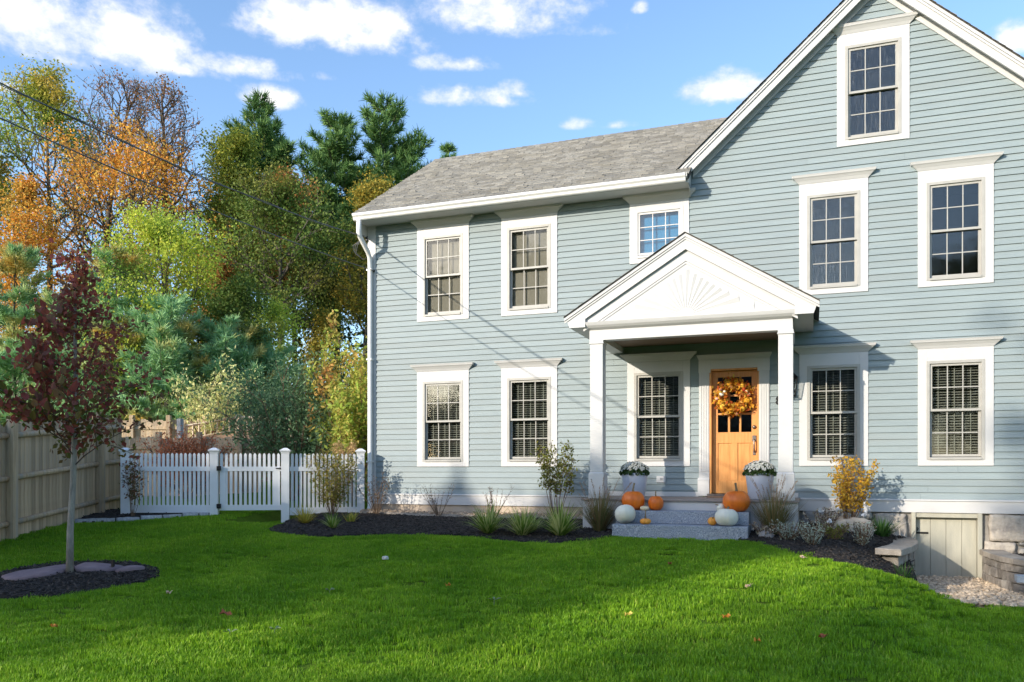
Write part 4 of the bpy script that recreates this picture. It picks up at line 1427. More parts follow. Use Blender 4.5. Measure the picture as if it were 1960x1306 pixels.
# ------------------------------------------------------------------ leaf geometry
def leaves_arrays(rg, C, size, aspect=.5, up=None, fold=True, jit=.4):
    """rhombic leaves at the centres C; up: preferred normal direction strength"""
    n = len(C)
    d1 = rg.normal(0, 1, (n, 3)); d1 /= np.linalg.norm(d1, axis=1, keepdims=True)
    t = rg.normal(0, 1, (n, 3))
    if up: t += np.array([0, 0, up])
    d2 = np.cross(t, d1); d2 /= np.linalg.norm(d2, axis=1, keepdims=True) + 1e-9
    s = (size * (1 + rg.uniform(-jit, jit, n)))[:, None]
    P = np.stack([C - d1 * s * .5, C + d2 * s * aspect * .5 - d1 * s * .05, C + d1 * s * .5, C - d2 * s * aspect * .5 - d1 * s * .05], 1)
    V = P.reshape(-1, 3)
    F = np.arange(n * 4).reshape(-1, 4)
    return V, F


def needle_arrays(rg, C, D, length, width, per=9, spread=.8):
    """tufts of thin blades radiating around the shoot direction D"""
    n = len(C)
    Cn = np.repeat(C, per, 0); Dn = np.repeat(D, per, 0)
    d = Dn + rg.normal(0, spread, (n * per, 3)) * .6
    d /= np.linalg.norm(d, axis=1, keepdims=True) + 1e-9
    t = rg.normal(0, 1, (n * per, 3)); w = np.cross(t, d); w /= np.linalg.norm(w, axis=1, keepdims=True) + 1e-9
    l = (length * rg.uniform(.7, 1.25, n * per))[:, None]
    P = np.stack([Cn - w * width * .5, Cn + w * width * .5, Cn + d * l + w * width * .12, Cn + d * l - w * width * .12], 1)
    return P.reshape(-1, 3), np.arange(n * per * 4).reshape(-1, 4)


def tubes_np(segs, n=5):
    """list of (p0,p1,r0,r1) -> arrays of tapered prisms"""
    S = np.array([(*a, *b, r0, r1) for a, b, r0, r1 in segs], np.float64)
    p0, p1, r0, r1 = S[:, :3], S[:, 3:6], S[:, 6], S[:, 7]
    d = p1 - p0; d /= np.linalg.norm(d, axis=1, keepdims=True) + 1e-9
    ref = np.where(np.abs(d[:, 2:3]) < .9, np.array([[0, 0, 1.]]), np.array([[1., 0, 0]]))
    a = np.cross(d, ref); a /= np.linalg.norm(a, axis=1, keepdims=True); b = np.cross(d, a)
    V = []
    for k in range(n):
        t = 2 * math.pi * k / n
        V.append(p0 + (a * math.cos(t) + b * math.sin(t)) * r0[:, None])
    for k in range(n):
        t = 2 * math.pi * k / n
        V.append(p1 + (a * math.cos(t) + b * math.sin(t)) * r1[:, None])
    V = np.stack(V, 1).reshape(-1, 3)
    f0 = np.array([(k, (k + 1) % n, n + (k + 1) % n, n + k) for k in range(n)])
    F = (np.arange(len(S))[:, None, None] * 2 * n + f0[None]).reshape(-1, 4)
    return V, F


def rand_perp(rg, d):
    v = Vector(rg.normal(0, 1, 3)); v = v - d * v.dot(d)
    return v.normalized()


def grow(rg, p, d, L_, r, lvl, maxl, segs, tips, kids=(5, 4), upb=.12, wob=.16, ang=(.6, 1.0), ratio=(.42, .62), r_end=.35):
    n = 4 if lvl < maxl else 3
    pts = [p]
    for i in range(n):
        d = (d + Vector(rg.normal(0, wob, 3)) + Vector((0, 0, upb))).normalized()
        q = p + d * (L_ / n)
        ra = r * (1 - (1 - r_end) * i / n); rb = r * (1 - (1 - r_end) * (i + 1) / n)
        segs.append((tuple(p), tuple(q), ra, rb))
        p = q; pts.append(p)
        if lvl == maxl: tips.append((tuple(p), tuple(d)))
    if lvl < maxl:
        k = kids[min(lvl - 1, len(kids) - 1)]
        for j in range(k):
            t = .3 + .7 * (j + rg.uniform(.2, .8)) / k
            i = min(n - 1, int(t * n))
            q = pts[i].lerp(pts[i + 1], t * n - i)
            a = rg.uniform(*ang)
            nd = (d * math.cos(a) + rand_perp(rg, d) * math.sin(a)).normalized()
            grow(rg, q, nd, L_ * rg.uniform(*ratio), r * .5, lvl + 1, maxl, segs, tips, kids, upb, wob, ang, ratio, r_end)
        tips.append((tuple(p), tuple(d)))


def broadleaf(seed, H, crown0, halfw, trunk_r, n_main=20, per_tip=9, leaf=.2, kids=(5, 4), maxl=3, shape=.6, spread=.32, top_bias=1.0, lean=.02, aspect=.6):
    """returns (trunk mesh arrays, leaf arrays) for a tree standing at the origin"""
    rg = np.random.default_rng(seed)
    segs, tips = [], []
    n = 10; p = Vector((0, 0, -.3)); d = Vector((0, 0, 1)); pts = [p]
    for i in range(n):
        d = (d + Vector((*rg.normal(0, lean * 2, 2), .2))).normalized()
        q = p + d * ((H * .93 + .3) / n)
        segs.append((tuple(p), tuple(q), trunk_r * (1 - .85 * i / n), trunk_r * (1 - .85 * (i + 1) / n)))
        p = q; pts.append(p)
    for k in range(n_main):
        t = crown0 + (1 - crown0) * ((k + rg.uniform(0, 1)) / n_main) ** top_bias
        i = min(n - 1, int(t * n)); q = pts[i].lerp(pts[i + 1], t * n - i)
        u = (t - crown0) / (1 - crown0)
        prof = (max(.05, math.sin(math.pi * min(1, .18 + u * .80)))) ** shape
        az = k * 2.4 + rg.uniform(-.5, .5)
        el = .15 + .75 * u + rg.uniform(-.15, .2)
        d = Vector((math.cos(az) * math.cos(el), math.sin(az) * math.cos(el), math.sin(el)))
        grow(rg, q, d, halfw * prof * rg.uniform(.75, 1.15), trunk_r * .36 * (1 - .6 * u), 1, maxl, segs, tips, kids)
    tp = np.array([t[0] for t in tips])
    C = np.repeat(tp, per_tip, 0) + rg.normal(0, spread, (len(tp) * per_tip, 3))
    return tubes_np(segs, 5), leaves_arrays(rg, C, leaf, aspect, .6)


def pine(seed, H, crown0, halfw, trunk_r, whorls=17, tuft=.30, width=.035, per=8, cone=.85, droop=0.0, dens=1.0):
    rg = np.random.default_rng(seed)
    segs = []; C = []; D = []
    n = 8; p = Vector((0, 0, -.3)); pts = [p]
    for i in range(n):
        q = Vector((rg.normal(0, .012) * H, rg.normal(0, .012) * H, (i + 1) / n * H)); q = Vector((pts[-1].x * .8 + q.x * .3, pts[-1].y * .8 + q.y * .3, q.z))
        segs.append((tuple(p), tuple(q), trunk_r * (1 - .9 * i / n), trunk_r * (1 - .9 * (i + 1) / n))); p = q; pts.append(p)
    for w in range(whorls):
        t = crown0 + (1 - crown0) * (w + rg.uniform(.1, .6)) / whorls
        u = (t - crown0) / (1 - crown0)
        i = min(n - 1, int(t * n)); q0 = pts[i].lerp(pts[i + 1], t * n - i)
        m = 6 if u < .8 else 4
        off = rg.uniform(0, 6.28)
        for j in range(m):
            if rg.uniform() < .14: continue
            az = off + j * 6.283 / m + rg.uniform(-.3, .3)
            L_ = halfw * ((1 - u) ** cone * .92 + .10) * rg.uniform(.5, 1.25)
            el = -.05 - droop + .5 * u + rg.uniform(-.1, .15)
            d = Vector((math.cos(az) * math.cos(el), math.sin(az) * math.cos(el), math.sin(el)))
            p = q0; k = 5; bp = [p]
            for s in range(k):
                d = (d + Vector((0, 0, .09)) + Vector(rg.normal(0, .05, 3))).normalized()
                q = p + d * L_ / k
                segs.append((tuple(p), tuple(q), max(.008, trunk_r * .22 * (1 - u * .6) * (1 - s / k)), max(.006, trunk_r * .22 * (1 - u * .6) * (1 - (s + 1) / k))))
                p = q; bp.append(p)
            ns = max(4, int((6 + L_ * 4.0) * dens))
            for s in range(ns):                                   # side shoots with tufts
                tt = .22 + .78 * (s + .5) / ns
                i2 = min(k - 1, int(tt * k)); c = bp[i2].lerp(bp[i2 + 1], tt * k - i2)
                side = Vector((-math.sin(az), math.cos(az), 0)) * (1 if s % 2 else -1)
                sl = L_ * .34 * (1.15 - tt) + .12
                dd = (d * .55 + side * .8 + Vector((0, 0, .28)) + Vector(rg.normal(0, .18, 3))).normalized()
                for g in range(max(2, int(sl / (tuft * .42)))):
                    cc = c + dd * (g + .6) * tuft * .42
                    C.append(tuple(cc)); D.append(tuple((dd + Vector((0, 0, .35))).normalized()))
            C.append(tuple(p)); D.append(tuple(d))
    for g in range(8):
        C.append((pts[-1].x, pts[-1].y, H - g * tuft * .3)); D.append((0, 0, 1))
    return tubes_np(segs, 4), needle_arrays(rg, np.array(C), np.array(D), tuft, width, per)


def tree(name, arrays, loc, rz, sc, barkm, leafm, label, cat='tree', group=None):
    e = empty(name, loc, label, cat, group, rz)
    (tv, tf), (lv, lf) = arrays
    o = bpy.data.objects.new('trunk', fastmesh('trunk', tv, tf, barkm, True)); put(o, e)
    c = bpy.data.objects.new('crown', fastmesh('crown', lv, lf, leafm)); put(c, e)
    e.scale = (sc, sc, sc)
    return e


# pigments
G_LOC = leafmat('locust_leaf', [(.075, .135, .018), (.14, .19, .025), (.24, .23, .035), (.09, .15, .02)], patch=(.25, .17, .03), nscale=.25, lift=2.0)
G_ORG = leafmat('maple_orange_leaf', [(.34, .13, .022), (.46, .22, .032), (.26, .11, .022), (.42, .28, .05), (.20, .14, .035)], patch=(.17, .16, .04), nscale=.22, lift=2.0)
G_BARE = leafmat('sparse_brown_leaf', [(.10, .05, .03), (.20, .09, .03), (.13, .10, .05)], lift=2.0)
G_PINE = leafmat('pine_needles', [(.042, .095, .03), (.065, .135, .038), (.10, .17, .05), (.05, .11, .045)], .15, lift=1.7)
G_YPINE = leafmat('young_pine_needles', [(.085, .165, .085), (.125, .215, .105), (.17, .26, .11), (.095, .185, .10)], .2, .5, patch=(.30, .20, .05), lift=2.4)
G_YG = leafmat('yellow_green_leaf', [(.20, .26, .03), (.34, .36, .045), (.15, .22, .03), (.42, .40, .06)], .45, .4, patch=(.10, .17, .03), lift=2.0)
G_OAK = leafmat('oak_leaf', [(.050, .095, .020), (.075, .125, .024), (.11, .14, .028), (.06, .10, .02)], .35, .3, patch=(.15, .14, .03), lift=1.5)
G_OLV = leafmat('olive_leaf', [(.16, .15, .025), (.26, .19, .03), (.12, .14, .025), (.33, .22, .03)], .35, lift=1.6)
G_YGR = leafmat('oak_yellow_green_leaf', [(.16, .20, .03), (.24, .25, .035), (.13, .17, .03), (.32, .27, .04)], .45, .4, patch=(.12, .17, .03), lift=1.7)
G_RUS = leafmat('russet_leaf', [(.30, .12, .04), (.40, .17, .05), (.22, .12, .04), (.16, .15, .04)], .35, lift=1.4)
G_WIL = leafmat('dusty_green_leaf', [(.050, .095, .045), (.075, .125, .06), (.10, .15, .07), (.06, .11, .055)], .3, lift=2.0)
G_PALE = leafmat('pale_shrub_leaf', [(.36, .33, .14), (.46, .42, .20), (.26, .28, .10), (.20, .24, .08)], .4, lift=2.0)
G_VIB = leafmat('tall_shrub_leaf', [(.16, .24, .035), (.24, .28, .05), (.30, .23, .06), (.14, .21, .04)], .4, .8, patch=(.30, .15, .05), lift=2.0)
G_REDBR = leafmat('barberry_leaf', [(.22, .07, .035), (.30, .11, .05), (.18, .06, .035)], .25, lift=2.0)
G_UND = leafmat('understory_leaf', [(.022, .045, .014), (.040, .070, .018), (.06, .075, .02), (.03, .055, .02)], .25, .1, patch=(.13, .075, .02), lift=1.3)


def at(u, v, zc):
    """photo pixel and distance along the view axis -> world point (used once, to lay out the far trees)"""
    xc = (u - 980) / 1567.1 * zc
    c, s = math.cos(R(TH)), math.sin(R(TH))
    return (xc * c - zc * s, xc * s + zc * c + CAMY, CAMZ + (900 - v) / 1567.1 * zc)


def planted(u, vtop, zc):
    x, y, zt_ = at(u, vtop, zc)
    z0 = h(x, y)
    return (x, y, z0), zt_ - z0


def add_tree(kind, u, vtop, zc, hw_px, mat, label, seed, name, crown0=.25, barkm=BARK, group='trees behind the back yard', **kw):
    loc, H = planted(u, vtop, zc)
    hw = hw_px * zc / 1567.1
    f = broadleaf if kind == 'b' else pine
    return tree(name, f(seed, H, crown0, hw, kw.pop('tr', H * .014), **kw), loc, seed * 1.3, 1, barkm, mat, label, 'tree', group)


add_tree('b', 88, 155, 44, 160, G_LOC, 'tall airy yellow green tree at the left edge, its top above the orange maple', 1, 'deciduous_tree', .50, n_main=20, per_tip=13, leaf=0.148, kids=(5, 4), spread=.30, top_bias=.8)
add_tree('b', -15, 235, 40, 90, G_LOC, 'green tree cut by the left picture edge behind the smaller maple', 29, 'deciduous_tree', .2, n_main=20, per_tip=9, leaf=.16, kids=(5, 4), spread=.3)
add_tree('b', 235, 285, 37, 180, G_ORG, 'broad orange maple in full autumn colour behind the young pines', 2, 'maple_tree', .28, n_main=24, per_tip=10, leaf=0.127, kids=(6, 4), spread=.26)
add_tree('b', 45, 330, 34, 85, G_ORG, 'smaller orange maple at the left picture edge above the left young pine', 3, 'maple_tree', .30, n_main=18, per_tip=10, leaf=0.123, spread=.25)
add_tree('b', 190, 105, 41, 125, G_BARE, 'tall almost bare tree rising out of the orange maple', 4, 'bare_tree', .38, n_main=28, per_tip=1, leaf=0.117, kids=(7, 5), spread=.2, tr=.30)
add_tree('b', 322, 138, 40, 115, G_BARE, 'second almost bare tree, nearer the twin pines', 5, 'bare_tree', .36, n_main=28, per_tip=1, leaf=0.117, kids=(7, 5), spread=.2, tr=.28)
add_tree('p', 500, 203, 46, 125, G_PINE, 'tall dark pine behind the yellow green oak', 6, 'pine_tree', .42, dens=1.5, whorls=17, tuft=.40, width=.05, per=9, cone=.55)
add_tree('p', 735, 210, 46, 150, G_PINE, 'tallest broad pine just left of the house roof', 7, 'pine_tree', .40, dens=1.5, whorls=19, tuft=.40, width=.05, per=9, cone=.55)
add_tree('p', 640, 240, 45, 115, G_PINE, 'pine with a thinner top next to the tallest pine', 8, 'pine_tree', .42, dens=1.5, whorls=17, tuft=.40, width=.05, per=9, cone=.55)
add_tree('b', 425, 225, 41, 82, G_YGR, 'tall yellow green oak crown in front of the dark pine', 9, 'deciduous_tree', .34, n_main=22, per_tip=19, leaf=0.131, spread=.3)
add_tree('b', 572, 322, 41, 58, G_RUS, 'small russet tree between the two groups of pines', 10, 'deciduous_tree', .45, n_main=16, per_tip=13, leaf=0.123, spread=.26)
add_tree('b', 700, 328, 38, 80, G_OLV, 'olive and gold tree beside the house eave', 11, 'deciduous_tree', .40, n_main=16, per_tip=16, leaf=0.123, spread=.28)
add_tree('b', 545, 375, 36, 120, G_OAK, 'wide dark green oak with visible trunk in the middle of the woods', 12, 'oak_tree', .46, n_main=20, per_tip=17, leaf=0.123, spread=.3, tr=.24)
add_tree('b', 352, 432, 29.5, 125, G_YG, 'bright lime yellow tree behind the blue green pines', 13, 'deciduous_tree', .22, n_main=18, per_tip=20, leaf=0.094, spread=.24)
add_tree('b', 432, 478, 37, 45, G_RUS, 'red brown tree just right of the orange maple', 14, 'deciduous_tree', .35, n_main=14, per_tip=13, leaf=0.115, spread=.25)
YP = 'young pines behind the fence'
for (u_, v_, zc_, hw_, lb_, sd_) in ((28, 495, 29, 125, 'blue green young pine at the left picture edge', 15), (222, 498, 28, 120, 'blue green young pine directly behind the red sapling', 16), (318, 590, 27.5, 115, 'blue green young pine below the lime yellow tree', 17),
                                    (130, 580, 29, 110, 'low young pine between the left edge pine and the sapling', 18), (425, 640, 28.5, 110, 'darker young pine above the dusty green bush', 27), (490, 650, 30, 100, 'lowest young pine, above the right half of the dusty green bush', 28)):
    add_tree('p', u_, v_, zc_, hw_, G_YPINE, lb_, sd_, 'young_pine', .03, whorls=15, tuft=.26, width=.034, per=10, cone=.42, group=YP, dens=1.35)
add_tree('b', 455, 545, 30, 75, G_OAK, 'small shaded green tree right of the lime yellow tree', 19, 'deciduous_tree', .15, n_main=14, per_tip=17, leaf=0.098, spread=.24)
add_tree('b', 605, 460, 40, 62, G_OAK, 'slim dark trunked tree, left of three in the deep woods', 20, 'woodland_tree', .55, n_main=12, per_tip=12, leaf=0.123, spread=.28, tr=.2)
add_tree('b', 655, 440, 41, 60, G_OAK, 'slim dark trunked tree, middle of three in the deep woods', 21, 'woodland_tree', .58, n_main=12, per_tip=12, leaf=0.123, spread=.28, tr=.2)
add_tree('b', 705, 430, 42, 62, G_OAK, 'slim dark trunked tree, right of three in the deep woods, by the house', 22, 'woodland_tree', .58, n_main=12, per_tip=12, leaf=0.123, spread=.28, tr=.2)
add_tree('p', 858, 280, 62, 40, G_PINE, 'far pine top peeking over the left end of the roof ridge', 23, 'pine_tree', .55, whorls=12, tuft=.45, width=.06, per=8)
add_tree('b', 520, 585, 33, 60, G_YG, 'small yellow green understory tree behind the dusty bush', 24, 'deciduous_tree', .2, n_main=12, per_tip=12, leaf=0.090, spread=.22)
add_tree('b', 612, 600, 36, 40, G_OLV, 'small olive understory tree in the woods near the house', 25, 'deciduous_tree', .2, n_main=10, per_tip=10, leaf=0.098, spread=.22)
# woods that carry on beyond the left picture edge
add_tree('b', -150, 200, 40, 150, G_OAK, 'big green tree just beyond the left picture edge', 26, 'oak_tree', .3, n_main=20, per_tip=9, leaf=.2, spread=.35)


# understory: far wood that reads as one mass
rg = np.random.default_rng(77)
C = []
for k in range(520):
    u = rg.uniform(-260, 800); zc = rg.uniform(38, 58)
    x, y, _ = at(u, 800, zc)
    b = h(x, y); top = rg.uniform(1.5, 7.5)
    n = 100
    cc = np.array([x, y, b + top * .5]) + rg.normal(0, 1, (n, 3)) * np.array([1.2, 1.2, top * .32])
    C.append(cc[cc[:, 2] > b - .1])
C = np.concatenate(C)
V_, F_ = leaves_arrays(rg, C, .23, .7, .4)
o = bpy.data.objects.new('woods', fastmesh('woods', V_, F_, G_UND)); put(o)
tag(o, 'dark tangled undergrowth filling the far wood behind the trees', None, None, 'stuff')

# ------------------------------------------------------------------ back yard things
def bush(name, x, y, z, rx, ry, hgt, n, leaf, mat, label, seed, stems=10, cat='bush', aspect=.5, shape=1.0, group=None):
    rg = np.random.default_rng(seed)
    e = empty(name, (x, y, z), label, cat, group)
    segs = []; tips = []
    for k in range(stems):
        az = rg.uniform(0, 6.28); q = rg.uniform(.2, 1) ** .5
        d = Vector((math.cos(az) * rx * q, math.sin(az) * ry * q, hgt * rg.uniform(.6, 1.0) * (1 - .35 * q)))
        L_ = d.length; d.normalize()
        grow(rg, Vector((math.cos(az) * .08, math.sin(az) * .08, 0)), d, L_, .022, 1, 2, segs, tips, (7,), .03, .1, (.3, .8), (.22, .4))
    tv, tf = tubes_np(segs, 4)
    o = bpy.data.objects.new('stems', fastmesh('stems', tv, tf, STEMB)); put(o, e)
    tp = np.array([t[0] for t in tips])
    i = rg.integers(0, len(tp), n)
    C = tp[i] + rg.normal(0, 1, (n, 3)) * np.array([rx, ry, hgt * .5]) * .10 * shape
    C = C[C[:, 2] > .02]
    lv, lf = leaves_arrays(rg, C, leaf, aspect, .5)
    o = bpy.data.objects.new('foliage', fastmesh('foliage', lv, lf, mat)); put(o, e)
    return e


x, y, _ = at(556, 868, 19)
bush('willow_bush', x, y, h(x, y), 1.38, 1.2, 3.75, 15000, .095, G_WIL, 'large dusty green bush behind the gate', 31, 34, aspect=.36)
x, y, _ = at(418, 800, 23.6)
bush('pale_bush', x, y, h(x, y), .85, .7, 3.75, 4200, .10, G_PALE, 'sunlit cream green shrub leaning out left of the dusty green bush', 32, 16, aspect=.45)
x, y = -13.72, 1.2
bush('barberry_bush', x, y, h(x, y), 1.0, .6, 1.75, 6000, .06, G_REDBR, 'rust red barberry bush showing over the left picket panel', 33, 26)
x, y = -9.25, 1.25
bush('tall_shrub', x, y, h(x, y) + .2, .66, .6, 4.0, 9500, .11, G_VIB, 'tall green and bronze shrub against the left house corner', 34, 14, aspect=.45)
# dried hydrangea
HY = empty('hydrangea', (-8.75, .35, .6), 'dried tan hydrangea blooms over the fence beside the house corner', 'plant')
rgh = np.random.default_rng(3)
mb = MB()
for k in range(6):
    mb.tube([(-8.75, .35, .6), (-8.75 + rgh.uniform(-.2, .2), .3 + rgh.uniform(-.15, .15), 1.3), (-8.78 + rgh.uniform(-.32, .25), .25 + rgh.uniform(-.2, .2), 1.75 + rgh.uniform(-.1, .15))], .008, 4)
mb.build('stems', STEMB, HY)
TANF = leafmat('dried_hydrangea_petal', [(.50, .33, .15), (.62, .44, .22), (.42, .26, .12)], .3)
for (bx, by, bz) in ((-8.98, .1, 1.90), (-8.86, .0, 1.77), (-8.72, .05, 1.73), (-8.62, .1, 1.90), (-8.95, .25, 1.80)):
    C = np.array([bx, by, bz]) + rgh.normal(0, .055, (220, 3))
    v_, f_ = leaves_arrays(rgh, C, .035, .8)
    o = bpy.data.objects.new('bloom', fastmesh('bloom', v_, f_, TANF)); put(o, HY); o.matrix_parent_inverse = Matrix.Translation(-wloc(HY))


def board_fence(name, A, B, top, hgt, label, posts, bwid=.14, seed=0, mat=WOODF):
    e = empty(name, ((A[0] + B[0]) / 2, (A[1] + B[1]) / 2, top - hgt), label, 'fence')
    a, b = Vector(A), Vector(B)
    d = b - a; L_ = d.length; d /= L_; rz = math.atan2(d.y, d.x)
    rg = random.Random(seed)
    ms = []
    for k in range(3):
        mb = MB(); mb.box(0, bwid - .006, -.011, .011, 0, hgt - .02 * k); ms.append(mb.mesh('fence_board', mat))
    s = 0
    while s < L_ - bwid * .5:
        p = a + d * s
        inst('fence_board', ms[rg.randrange(3)], (p.x, p.y, top - hgt + rg.uniform(-.01, .01)), e, (0, 0, rz)); s += bwid
    for i in range(posts):
        p = a + d * (L_ * (i + .5) / posts)
        mb = MB(); mb.box(-.06, .06, -.14, -.015, 0, hgt + .12); inst('post', mb.mesh('post', mat), (p.x, p.y, top - hgt), e, (0, 0, rz))
    for zz in (.25, hgt - .3):
        mb = MB(); mb.box(0, L_, -.05, -.014, zz, zz + .09); inst('rail', mb.mesh('rail', mat), (a.x, a.y, top - hgt), e, (0, 0, rz))
    return e


A_, B_ = at(190, 838, 20.3), at(500, 838, 20.3)
board_fence('board_fence', A_[:2], B_[:2], 2.27, 1.7, 'grey board fence crossing the back yard behind the rust red bush', 4, .13, 1)
A_, B_ = at(150, 803, 24.6), at(500, 803, 24.6)
board_fence('board_fence', A_[:2], B_[:2], 2.97, 1.85, 'farthest grey board fence in front of the dark pines', 5, .17, 2)
mb = MB(); mb.box(-.06, .06, -.06, .06, 0, 2.0); o = mb.build('fence_post', surf('grey_post', (.30, .30, .31), (.40, .40, .40), 6, .8)); o.location = (at(345, 868, 21.2)[0], at(345, 868, 21.2)[1], .78)
tag(o, 'single tall grey post standing behind the rust red bush', 'post')
# terrace with a pale railing
TB = MB()
tx, ty, _ = at(412, 845, 22.3)
TBp = [(-3.2, -.8, .0), (2.6, -.8, .0), (2.6, 2.0, .0), (-3.2, 2.0, .0), (-1.6, .7, 1.0), (1.0, .7, .9)]
zt0 = 2.20
mb = MB(); mb.add([(tx - 1.3, ty - .8, zt0), (tx + 1.5, ty + .2, zt0), (tx + 1.5, ty + 2.2, zt0), (tx - 1.3, ty + 1.4, zt0), (tx - .9, ty + .3, zt0 + .18), (tx + .5, ty + .7, zt0 + .30), (tx + .5, ty + 1.6, zt0 + .3), (tx - .9, ty + 1.1, zt0 + .2)],
                 [(0, 1, 5, 4), (1, 2, 6, 5), (2, 3, 7, 6), (3, 0, 4, 7), (4, 5, 6, 7)])
mb.box(tx - 1.3, tx + 1.5, ty - .0, ty + 2.0, .9, zt0 - .01)
o = mb.build('leaf_bank', TERR); tag(o, 'low sunlit bank of tan leaves under the pale railing', None, None, 'structure')
RL = empty('garden_railing', (tx, ty, zt0), 'pale wooden balustrade on the sunlit bank beyond the back yard fence', 'railing')
ra = [Vector((tx - 1.25, ty + 0.2, zt0 + .05)), Vector((tx + .05, ty + .9, zt0 + .32)), Vector((tx + 1.3, ty + 1.6, zt0 + .30))]
for a, b in zip(ra, ra[1:]):
    mb = MB(); mb.tube([tuple(a + Vector((0, 0, .42))), tuple(b + Vector((0, 0, .42)))], .04, 4); mb.tube([tuple(a + Vector((0, 0, .06))), tuple(b + Vector((0, 0, .06)))], .03, 4); mb.build('rail', CEDAR, RL)
    for k in range(9):
        p = a.lerp(b, (k + .5) / 9); mb = MB(); mb.box(p.x - .018, p.x + .018, p.y - .018, p.y + .018, p.z + .05, p.z + .42); mb.build('baluster', CEDAR, RL)
for p in ra:
    mb = MB(); mb.box(p.x - .06, p.x + .06, p.y - .06, p.y + .06, p.z - .1, p.z + .5); mb.build('post', CEDAR, RL)

# ------------------------------------------------------------------ service cables and pole
def cable(P0, y_end, ax, m_, k_, rad, label, name='service_cable', twin=0):
    e = empty(name, P0, label, 'cable')
    pts = []
    for i in range(40):
        t = (P0[1] - y_end) * i / 39
        pts.append((P0[0] + ax * t, P0[1] - t, P0[2] + m_ * t + k_ * t * t))
    mb = MB(); mb.tube(pts, rad, 6); mb.build('wire', WIREM, e, True)
    if twin:
        mb = MB(); mb.tube([(p[0] + .025 * math.sin(i * 1.3), p[1], p[2] + .02 * math.cos(i * 1.3)) for i, p in enumerate(pts)], rad * .6, 5); mb.build('wire', WIREM, e, True)
    return e, pts


e1, p1 = cable((-8.22, -.10, 6.02), -26, .06, -.141, .00765, .0085, 'thicker upper overhead cable running from the street to the house eave corner', twin=1)
e2, p2 = cable((-8.06, -.06, 5.36), -26, .02, -.073, .00506, .008, 'thin lower overhead cable fixed to the corner board below the eave')
mb = MB(); mb.tube([(-8.22, -.10, 6.02), (-8.215, -.03, 6.0)], .02, 6); mb.box(-8.235, -8.205, -.06, -.034, 5.95, 6.05); mb.build('anchor', BLACK, e1)
for k in range(3):
    mb = MB(); mb.tube([(-8.24, -.12, 6.0), (-8.36 - .05 * k, -.16, 5.86), (-8.42 - .02 * k, -.12, 5.70 + .03 * k), (-8.30, -.05, 5.60), (-8.215, .05, 5.66)], .007, 5); mb.build('drip_loop', WIREM, e1, True)
mb = MB(); mb.box(-8.075, -8.045, -.06, -.033, 5.34, 5.38); mb.build('anchor', BLACK, e2)
UP = empty('utility_pole', (p1[-1][0], -26.1, h(-7, -26)), 'brown wooden utility pole across the street carrying the cables', 'pole')
mb = MB(); mb.tube([(p1[-1][0], -26.15, -.6), (p1[-1][0], -26.15, 9.6)], [.16, .11], 10); mb.build('pole_shaft', BARK, UP, True)
mb = MB(); mb.box(p1[-1][0] - 1.1, p1[-1][0] + 1.1, -26.05, -25.95, 9.0, 9.12); mb.build('crossarm', BARK, UP)

# ------------------------------------------------------------------ across the street: the house and trees whose shade reaches this yard, plus added light blockers
def neighbour(NX0, NX1, NY, hw, ez, rz_, label, cup, WALL):
    e = empty('neighbour_house', ((NX0 + NX1) / 2, NY, -.4), label, 'house', 'houses across the street')
    MB().box(NX0 + .3, NX1 - .3, NY - hw, NY + hw, -.8, ez).build('wall', WALL, e)
    mb = MB(); mb.ext([(NY - hw, ez + .01), (NY + hw, ez + .01), (NY, rz_ - .15)], NX0 + .3, NX1 - .3, 'x'); mb.build('gable_wall', WALL, e)
    mb = MB()
    mb.ext([(NY - hw - .4, ez - .2), (NY, rz_ - .1), (NY + hw + .4, ez - .2), (NY + hw + .4, ez - .05), (NY, rz_), (NY - hw - .4, ez - .05)], NX0, NX1, 'x')
    ro = mb.build('roof', SHDARK, e)
    cxn = -25.9
    if cup: mb = MB(); mb.box(cxn - .42, cxn + .42, NY - .42, NY + .42, rz_ - .6, rz_ + .40); mb.build('cupola', WHITE, ro)
    if cup: mb = MB(); mb.lathe([(.62, 0), (.42, .12), (.22, .34), (.10, .5), (.05, .62), (.07, .72), (.015, .95)], (cxn, NY, rz_ + .40), 12); mb.build('cupola_roof', SHDARK, ro)
    for zz in (1.3, 4.2, 7.0):
        if zz + 1.7 > ez: continue
        for xx in np.arange(NX0 + 1.2, NX1 - 1, 1.5):
            mb = MB(); mb.box(xx - .5, xx + .5, NY + hw + .01, NY + hw + .05, zz - .1, zz + 1.6); wn = mb.build('window', WHITE, e)
            MB().box(xx - .4, xx + .4, NY + hw + .052, NY + hw + .06, zz, zz + 1.5).build('pane', BLACK, wn)


neighbour(-27.9, -23.9, -30, 4.2, 8.9, 12.35, 'tall cream house across the street with a small roof cupola', True, NHOUSE)
neighbour(-11.5, 3.5, -38, 4.0, 5.9, 9.3, 'added brown house across the street that darkens the window reflections', False, surf('added_house_brown', (.10, .085, .07), (.15, .125, .10), 2, .8, .2, 30, (1, 1, 12)))  # unseen house added to darken what the ground floor panes reflect
G_STREET = leafmat('street_tree_leaf', [(.06, .11, .025), (.10, .14, .03), (.16, .15, .03)], .35)
def street_tree(x, y, H, crown0, hw, seed, label, mat=G_STREET, **kw):
    tree('street_tree', broadleaf(seed, H - h(x, y), crown0, hw, H * .012, **kw), (x, y, h(x, y)), seed, 1, BARK, mat, label, 'tree', 'trees across the street')


